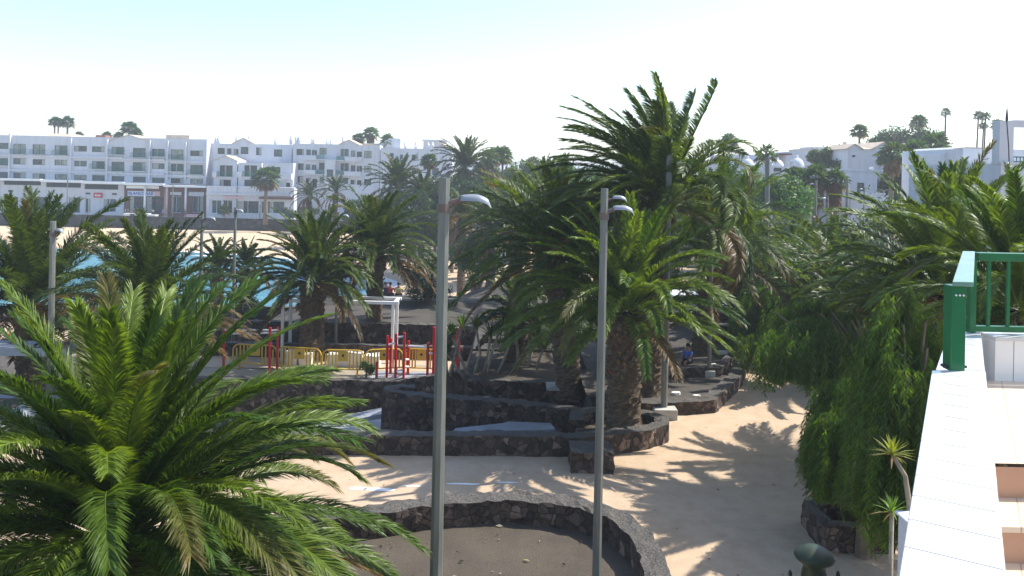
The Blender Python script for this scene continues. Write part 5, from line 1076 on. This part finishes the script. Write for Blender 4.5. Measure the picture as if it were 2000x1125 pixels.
# --- gabled house
O = Vector((at(1655, 400, 84).x, 84, 1.2)); gh = empty('gabled_house', O, 'white house with a small gable and pale tiled roof', 'house')
r_ = wr(O, 1655, 1770, 292, 400, 84); hh = [wr(O, 1713, 1724, 305, 323, 84), wr(O, 1664, 1671, 303, 307, 84)]
body(gh, r_[0], r_[1], -1, r_[3], 0, 8, hh)
for q in hh: window(gh, *q, .15, 'glass_dark')
q = wr(O, 1703, 1750, 280, 292, 84); gable(gh, q[0], q[1], r_[3], .75, -.02, 6)
q = wr(O, 1676, 1704, 285, 293, 84); g = G(); g.add([(q[0], -.2, r_[3]+.01), (q[1], -.2, r_[3]+.01), (q[1], 4, r_[3]+.55), (q[0], 4, r_[3]+.55)], [(0, 1, 2, 3)]); g.build('tiled_roof', M['roof_tan'], gh)
q = wr(O, 1655, 1676, 284, 292, 84); gable(gh, q[0], q[1]+.4, r_[3], .5, -.02, 6)
for px in (1659, 1715): q = wr(O, px-2.5, px+2.5, 278, 290, 86); G().box(q[0], q[1], 3, 3.4, r_[3], r_[3]+.9).build('chimney', M['white_wall'], gh)
# --- plain house beside the frame building
O = Vector((at(1845, 420, 60).x, 60, .5)); ph = empty('white_house', O, 'tall plain white house behind the upright palm fronds', 'house')
r_ = wr(O, 1862, 1952, 292, 470, 60); hh = [wr(O, 1884, 1897, 307, 317, 60)]; body(ph, r_[0], r_[1], -1, r_[3], 0, 8, hh); window(ph, *hh[0], .15, 'glass_dark', 'frame_white')
r_ = wr(O, 1842, 1866, 287, 470, 61); G().xprism([(r_[0], -1), (r_[1], -1), (r_[1], r_[3]), (r_[0], r_[3]-.55)], 1.0, 7).build('side_wall', M['white_wall'], ph)
r_ = wr(O, 1886, 1952, 288, 292, 60); G().box(r_[0], r_[1], -.15, 4, r_[3]-.15, r_[3]).build('tiled_roof', M['roof_tan'], ph)
# --- frame building at the right edge
O = Vector((at(1950, 420, 26).x, 26, 0)); fb = empty('terrace_house', O, 'shaded white house at the right edge with an open roof frame', 'house')
def Q5(*a): return wr(O, *a, 26)
r_ = Q5(1952, 2120, 322, 600); G().box(r_[0], r_[1], 0, 6, -.3, r_[3]).build('wall', M['white_wall'], fb)
G().box(r_[0]-.04, r_[1], -.06, .5, r_[3]+.003, r_[3]+.06).build('coping', M['white_wall'], fb); zt = r_[3]+.06
a = Q5(1954, 1982, 235, 322); G().box(a[0], a[1], .05, .45, zt+.003, a[3]).build('frame_pillar', M['white_wall'], fb)
b = Q5(1954, 2120, 235, 249); G().box(a[1]+.002, b[1], .06, .44, b[2], b[3]-.003).build('frame_beam', M['white_wall'], fb)
c_ = Q5(1982, 2120, 286, 322); G().box(a[1]+.01, c_[1], 3, 3.3, zt+.003, c_[3]).build('rear_wall', M['white_wall'], fb)
g = G(); q = Q5(1983, 2060, 306, 322); g.box(q[0], q[1], .1, .14, q[3]-.04, q[3]); g.box(q[0], q[1], .1, .14, zt+.01, zt+.05)
for i in range(12): x = q[0]+(q[1]-q[0])*i/11; g.box(x-.012, x+.012, .105, .135, zt+.05, q[3]-.04)
g.build('railing', M['rail_teal'], fb)
pt = Q5(1966, 1980, 314, 322); px_ = Vector(((pt[0]+pt[1])/2, .2, zt+.01))+O
rt = empty('potted_agave', px_+Vector((0, -.0, 0)), 'small agave in a terracotta bowl on the terrace wall', 'potted plant'); g = G(); g.lathe([(.07, 0), (.12, .12), (.10, .12)], 14); g.build('bowl', M['terracotta'], rt, smooth=True); g = G(); rosette(g, Vector((-.02, 0, .12)), random.Random(4), 34, .2, .03, (.04, .07, .04)); g.build('leaf_rosette', M['leaf'], rt, colr=True)
q = at(1961, 322, 25.8); rt = empty('closed_parasol', (q.x+.03, 25.75, zt+O.z), 'thin dark pole with tapering spire on the terrace corner', 'pole'); hz2 = at(1961, 207, 25.75).z-zt-O.z; hm = at(1961, 238, 25.75).z-zt-O.z
g = G(); g.tube([(.12, 0, -.3), (.08, 0, hm*.4), (0, 0, hm)], .018, 6); g.build('pole', M['dark'], rt); g = G(); g.tube([(0, 0, hm+.001), (0, 0, hm+.1), (0, 0, hz2)], [.02, .05, .008], 8); g.build('spire', M['dark'], rt)

# --- shore wall and small things at the promenade
stone_wall([(-140, 139.9), (-60, 139.9), (-30, 140), (2, 140)], .6, -5.9, [-2.6, -2.65, -2.75, -2.8], 'long dark retaining wall between the beach and the promenade', mat='stone_far', step=1.0)
stone_wall([(-24, 128), (-14, 121), (-4, 116), (6, 114)], .8, -6, [-3.6, -3.6, -3.4, -3.0], 'dark sea wall behind the small beach, before the cars', mat='stone_far', step=.8)
for (px0, px1, py0, py1, lb, mt) in [(283, 303, 432, 438, 'flat white box on the promenade edge', 'white_paint'), (364, 391, 420, 429, 'pink painted low wall by the promenade', 'sign_pink'), (241, 262, 420, 433, 'group of pale bins at the promenade corner', 'litter'), (254, 268, 418, 423, 'long pale planter before the bar', 'litter'), (273, 289, 418, 423, 'second pale planter before the bar, right of the first', 'litter')]:
    Y = 141.2 if py0 > 425 else 144; r_ = wr(Vector((0, 0, 0)), px0, px1, py0, py1, Y); zt_ = max(r_[3], -2.6)
    g = G(); g.box(r_[0], r_[1], Y, Y+1.2, -3.3, zt_); g.box(r_[0]-.08, r_[1]+.08, Y-.08, Y+1.28, zt_+.002, zt_+.1); tag(g.build('planter_box' if 'planter' in lb else 'promenade_block', M[mt]), lb, 'planter' if 'planter' in lb else 'block')
# black rocks along the near shore
rnd = random.Random(8)
g = G()
for i in range(260):
    x = rnd.uniform(-60, -17); y = rnd.uniform(57.6, 61.6); s = rnd.uniform(.3, .9); z = -5.6+rnd.uniform(-.3, .5)
    bm = bmesh.new(); bmesh.ops.create_icosphere(bm, subdivisions=1, radius=s)
    vs = [v.co+noise.noise_vector(v.co*2+Vector((i, 0, 0)))*s*.4+Vector((x, y, z)) for v in bm.verts]; fs = [tuple(v.index for v in f.verts) for f in bm.faces]; bm.free(); g.add(vs, fs)
tag(g.build('shore_rocks', M['stone_far']), 'black volcanic rocks heaped along the near shore', 'rocks', kind='stuff')
g = G()
for i in range(5): g.add([(0, 0, 0)], [])
q = gr(355, 457, -5.0); root = empty('beach_scrub', (at(360, 458, 128).x, 128, zg(at(360, 458, 128).x, 128)), 'small dark tuft of scrub alone on the far sand', 'shrub'); g = G(); rosette(g, Vector((0, 0, 0)), random.Random(2), 50, .8, .12, (.05, .06, .03), 0); g.build('leaves', M['leaf'], root, colr=True)

# ------------------------------------------------------------------ the terrace we stand on
S1 = at(1820, 723, 4.6); ZS = H-1.14; ZL = H-1.24; ZF = H-1.6
A0 = gr(1755, 1125, ZS); A1 = gr(1820, 723, ZS); B0 = gr(1966, 1125, ZS); B1 = gr(1925, 723, ZS)
def ext(a, b, t): return a+(b-a)*t
An = ext(A0, A1, -1.2); Bn = ext(B0, B1, -1.2)
terrace = empty('terrace_parapet', (A1.x, A1.y, 0), 'wide white tiled parapet running from the foreground to the green post', 'parapet'); o = Vector((A1.x, A1.y, 0))
def quadprism(g, q, z0, z1): g.prism([(p.x-o.x, p.y-o.y) for p in q], z0, z1)
g = G(); quadprism(g, [An, Bn, B1, A1], ZS-.10, ZS); clean(g.build('coping', M['slab_tile'], terrace), .008)
g = G(); dl = (A1-A0).normalized(); pr = Vector((dl.y, -dl.x, 0)); quadprism(g, [An+pr*.03, Bn-pr*.03, B1-pr*.03-dl*.03, A1+pr*.03-dl*.03], 0, ZS-.101); g.build('wall', M['white_wall'], terrace)
C0 = gr(1828, 722, ZL); C1 = gr(1853, 648, ZL); D1 = gr(1916, 647, ZL); D0 = gr(1924, 722, ZL)
g = G(); quadprism(g, [C0-dl*.0+Vector((0, .003, 0)), D0+Vector((0, .003, 0)), D1, C1], ZL-.08, ZL); clean(g.build('lower_coping', M['slab_tile'], terrace), .006)
g = G(); quadprism(g, [C0+pr*.02+Vector((0, .004, 0)), D0-pr*.02+Vector((0, .004, 0)), D1-pr*.02, C1+pr*.02], 0, ZL-.081); g.build('lower_wall', M['white_wall'], terrace)
far = empty('far_parapet', (D1.x, D1.y, 0), 'low white tiled wall under the green railing', 'parapet'); 
g = G(); g.box(.02, 3.2, -.16, .06, -0+ZF-.3, ZL-.04); g.build('wall', M['wall_tile'], far); g = G(); g.box(.01, 3.2, -.18, .08, ZL-.039, ZL-.01); g.build('coping', M['slab_tile'], far)
# floor and steps (going down towards the camera)
yE = gr(1960, 905, ZF).y; fx0 = B1.x-.6
tp = o
fl_ = G(); fy1 = D1.y-.17
def leftx(y, m=.0): t = (y-B0.y)/(B1.y-B0.y); return B0.x+(B1.x-B0.x)*t-m
fl_.add([(leftx(yE, .02), yE, ZF), (6.5, yE, ZF), (6.5, fy1, ZF), (leftx(fy1, .12), fy1, ZF)], [(0, 1, 2, 3)])
tag(fl_.build('terrace_floor', M['floor_tile']), kind='structure')
st = empty('terrace_steps', (leftx(yE), yE, 0), 'beige tiled steps going down beside the parapet', 'steps')
z = ZF; y = yE
for i in range(6):
    rise = .195; tread = .30 if i else .30
    z -= rise; y2 = y-tread if i else gr(1985, 1027, ZF-rise).y
    if i == 0: tread = y-y2
    g = G(); g.add([(leftx(y, .02)-st.location.x, y-yE, z), (6-st.location.x, y-yE, z), (6-st.location.x, y-yE, z+rise-.02), (leftx(y, .02)-st.location.x, y-yE, z+rise-.02)], [(0, 1, 2, 3)])
    g.build('riser', M['riser'], st)
    g = G(); g.box(leftx(y-tread, .01)-st.location.x, 6-st.location.x, y-tread-yE-.015, y-yE, z-.03, z); g.build('tread', M['floor_tile'], st)
    y -= tread
g = G(); g.box(.2, 5, -3.2, -.05, 0, z-.2); g.build('base', M['white_wall'], st)
# railing
rl = empty('green_railing', (A1.x, A1.y, ZS), 'glossy dark green railing with wide handrail and thin balusters', 'railing')
ro = Vector((A1.x, A1.y, ZS))
Yp = A1.y+.25
pA = gr(1875, 722, ZS-.0); Yn = pA.y-.03
pl_ = at(1858, 640, Yn).x; pr_ = at(1887, 640, Yn).x; zt = at(1872, 552, Yn).z
g = G(); g.box(pl_-ro.x, pr_-ro.x, Yn-ro.y, Yn+.09-ro.y, -.005, zt-ro.z-.02); clean(g.build('post', M['green'], rl), .006)
g = G()
for xx in (.25, .5, .75): g.tube([(pl_-ro.x+(pr_-pl_)*xx, Yn-.003-ro.y, zt-ro.z-.075), (pl_-ro.x+(pr_-pl_)*xx, Yn-.008-ro.y, zt-ro.z-.075)], .006, 8)
g.build('screw', M['pipe_white'], rl)
for sx in (pl_-ro.x-.022, pr_-ro.x+.001): g = G(); g.box(sx, sx+.021, Yn+.02-ro.y, Yn+.07-ro.y, .012, .026); g.build('bracket', M['dark'], rl)
zrl = zt-ro.z; Yf = D1.y-.04; k0 = Vector((at(1858, 552, Yn).x, Yn-.02, 0)); w0 = .125
zf = at(1885, 497, Yf).z-ro.z; kf = Vector((at(1880, 497, Yf).x, Yf, 0))
g = G(); hv = [Vector((k0.x-ro.x-.005, Yn-.02-ro.y, zrl-.02)), Vector((k0.x-ro.x+w0-.005, Yn-.02-ro.y, zrl-.02)), Vector((kf.x-ro.x+.10, Yf-ro.y, zf-.0)), Vector((kf.x-ro.x, Yf-ro.y, zf))]
g.add(hv+[v+Vector((0, 0, .028)) for v in hv], [(3,2,1,0),(4,5,6,7),(0,1,5,4),(1,2,6,5),(2,3,7,6),(3,0,4,7)]); clean(g.build('handrail', M['green_cap'], rl), .004)
fxl = kf.x-ro.x+.10
g = G(); g.box(fxl+.002, fxl+3.0, Yf-.05-ro.y, Yf+.03-ro.y, zf-.045, zf+.02); clean(g.build('rear_rail', M['green'], rl), .004)
zb_ = at(1950, 640, Yf).z-ro.z
g = G(); g.box(fxl-.02, fxl+3.0, Yf-.035-ro.y, Yf+.015-ro.y, zb_-.03, zb_+.015); g.build('bottom_rail', M['green'], rl)
for px in (1929, 1967, 2006, 2045):
    x = at(px, 560, Yf).x-ro.x; g = G(); g.box(x-.010, x+.014, Yf-.02-ro.y, Yf-ro.y, zb_+.016, zf-.046); g.build('baluster', M['green'], rl)
g = G(); g.box(fxl-.05, fxl-.003, Yf-.04-ro.y, Yf+.01-ro.y, ZL-ro.z+.0, zf-.03); g.build('corner_post', M['green'], rl)
# ornamental finial rising below the camera
fq = at(1590, 1125, 5.2); fin = empty('garden_lantern', (fq.x, 5.2, 0), 'dark green rounded lantern top in front, beside the parapet foot', 'lantern'); zc = at(1590, 1068, 5.2).z; s_ = 75*5.2/F/2
g = G(); g.lathe([(.05, zc-s_*2.3), (s_*.62, zc-s_*2.0), (s_*.66, zc-s_*1.5), (s_*.55, zc-s_*1.05), (s_*.62, zc-s_*.85), (s_*.95, zc-s_*.62), (s_*1.02, zc-s_*.48), (s_*.9, zc-s_*.3), (s_*.6, zc-s_*.1), (s_*.2, zc-s_*.01), (.01, zc)], 32); g.build('cap', M['lantern'], fin, smooth=True)
g = G(); g.lathe([(s_*1.1, zc-s_*5), (s_*1.35, zc-s_*3.2), (s_*1.0, zc-s_*2.5), (s_*.7, zc-s_*2.15)], 28); g.build('hood', M['lantern'], fin, smooth=True)
for dx in (-1.25, 1.25): g = G(); g.lathe([(.006, -.03), (.014, 0), (.012, .015), (.003, .03)], 10, (dx*s_, 0, zc-s_*1.45)); g.tube([(dx*s_, 0, zc-s_*1.7), (dx*s_*.8, 0, zc-s_*3.0)], .006, 6); g.build('knob', M['lantern'], fin, smooth=True)
g = G(); g.tube([(0, 0, 0), (0, 0, zc-s_*5)], .06, 12); g.build('pole', M['lantern'], fin)
# white gate pier by the yucca
q = at(1774, 1030, 8.4); g = G(); zt_ = at(1762, 1010, 8.4).z; g.box(-.04, .5, -.15, .15, 0, zt_-.04); g.box(-.07, .53, -.18, .18, zt_-.038, zt_); tag(clean(g.build('gate_pier', M['white_wall'], loc=(q.x, 8.4, 0)), .02), 'white gate pier half hidden by the parapet, near the yuccas', 'pier')

# thin sea air: far things pale towards blue
hm_ = bpy.data.materials.new('haze'); hm_.use_nodes = True; t_ = hm_.node_tree; t_.nodes.remove(t_.nodes['Principled BSDF'])
pv = t_.nodes.new('ShaderNodeVolumePrincipled'); pv.inputs['Color'].default_value = (.86, .92, 1, 1); pv.inputs['Density'].default_value = .0009; pv.inputs['Anisotropy'].default_value = .3
t_.links.new(pv.outputs[0], t_.nodes['Material Output'].inputs['Volume'])
hz3 = G().box(-3100, 3100, -70, 4100, -9, 26).build('haze', hm_); tag(hz3, kind='stuff')

# fallen bits on the paving and in the beds
rnd = random.Random(77)
g = G()
for i in range(420):
    if i < 230: x, y = rnd.uniform(-7.5, 2.3), rnd.uniform(8.0, 15.2); z = .05; ok = sdist(x, y, ring) < -.35
    else: x, y = rnd.uniform(-4, 8), rnd.uniform(12, 22); z = .012; ok = sdist(x, y, ring) > .4 and not (y > 18.4 and x < 4.7)
    if not ok: continue
    a = rnd.uniform(0, 6.283); s_ = rnd.uniform(.012, .06) if i > 60 else rnd.uniform(.03, .10); w_ = s_*rnd.uniform(.2, .8)
    u = Vector((math.cos(a), math.sin(a), 0)); q = Vector((-u.y, u.x, 0)); c = Vector((x, y, z+.008)); t_ = rnd.choice([(.12, .08, .04), (.05, .04, .03), (.30, .24, .16), (.16, .12, .08), (.42, .38, .32)])
    g.add([c-u*s_, c-q*w_*.5+Vector((0, 0, s_*.3)), c+u*s_, c+q*w_*.5], [(0, 1, 2, 3)], t_)
tag(g.build('fallen_leaves', M['leaf'], colr=True), 'dry leaf scraps and pebbles scattered over the plaza and the dark bed', 'leaf litter', kind='stuff')
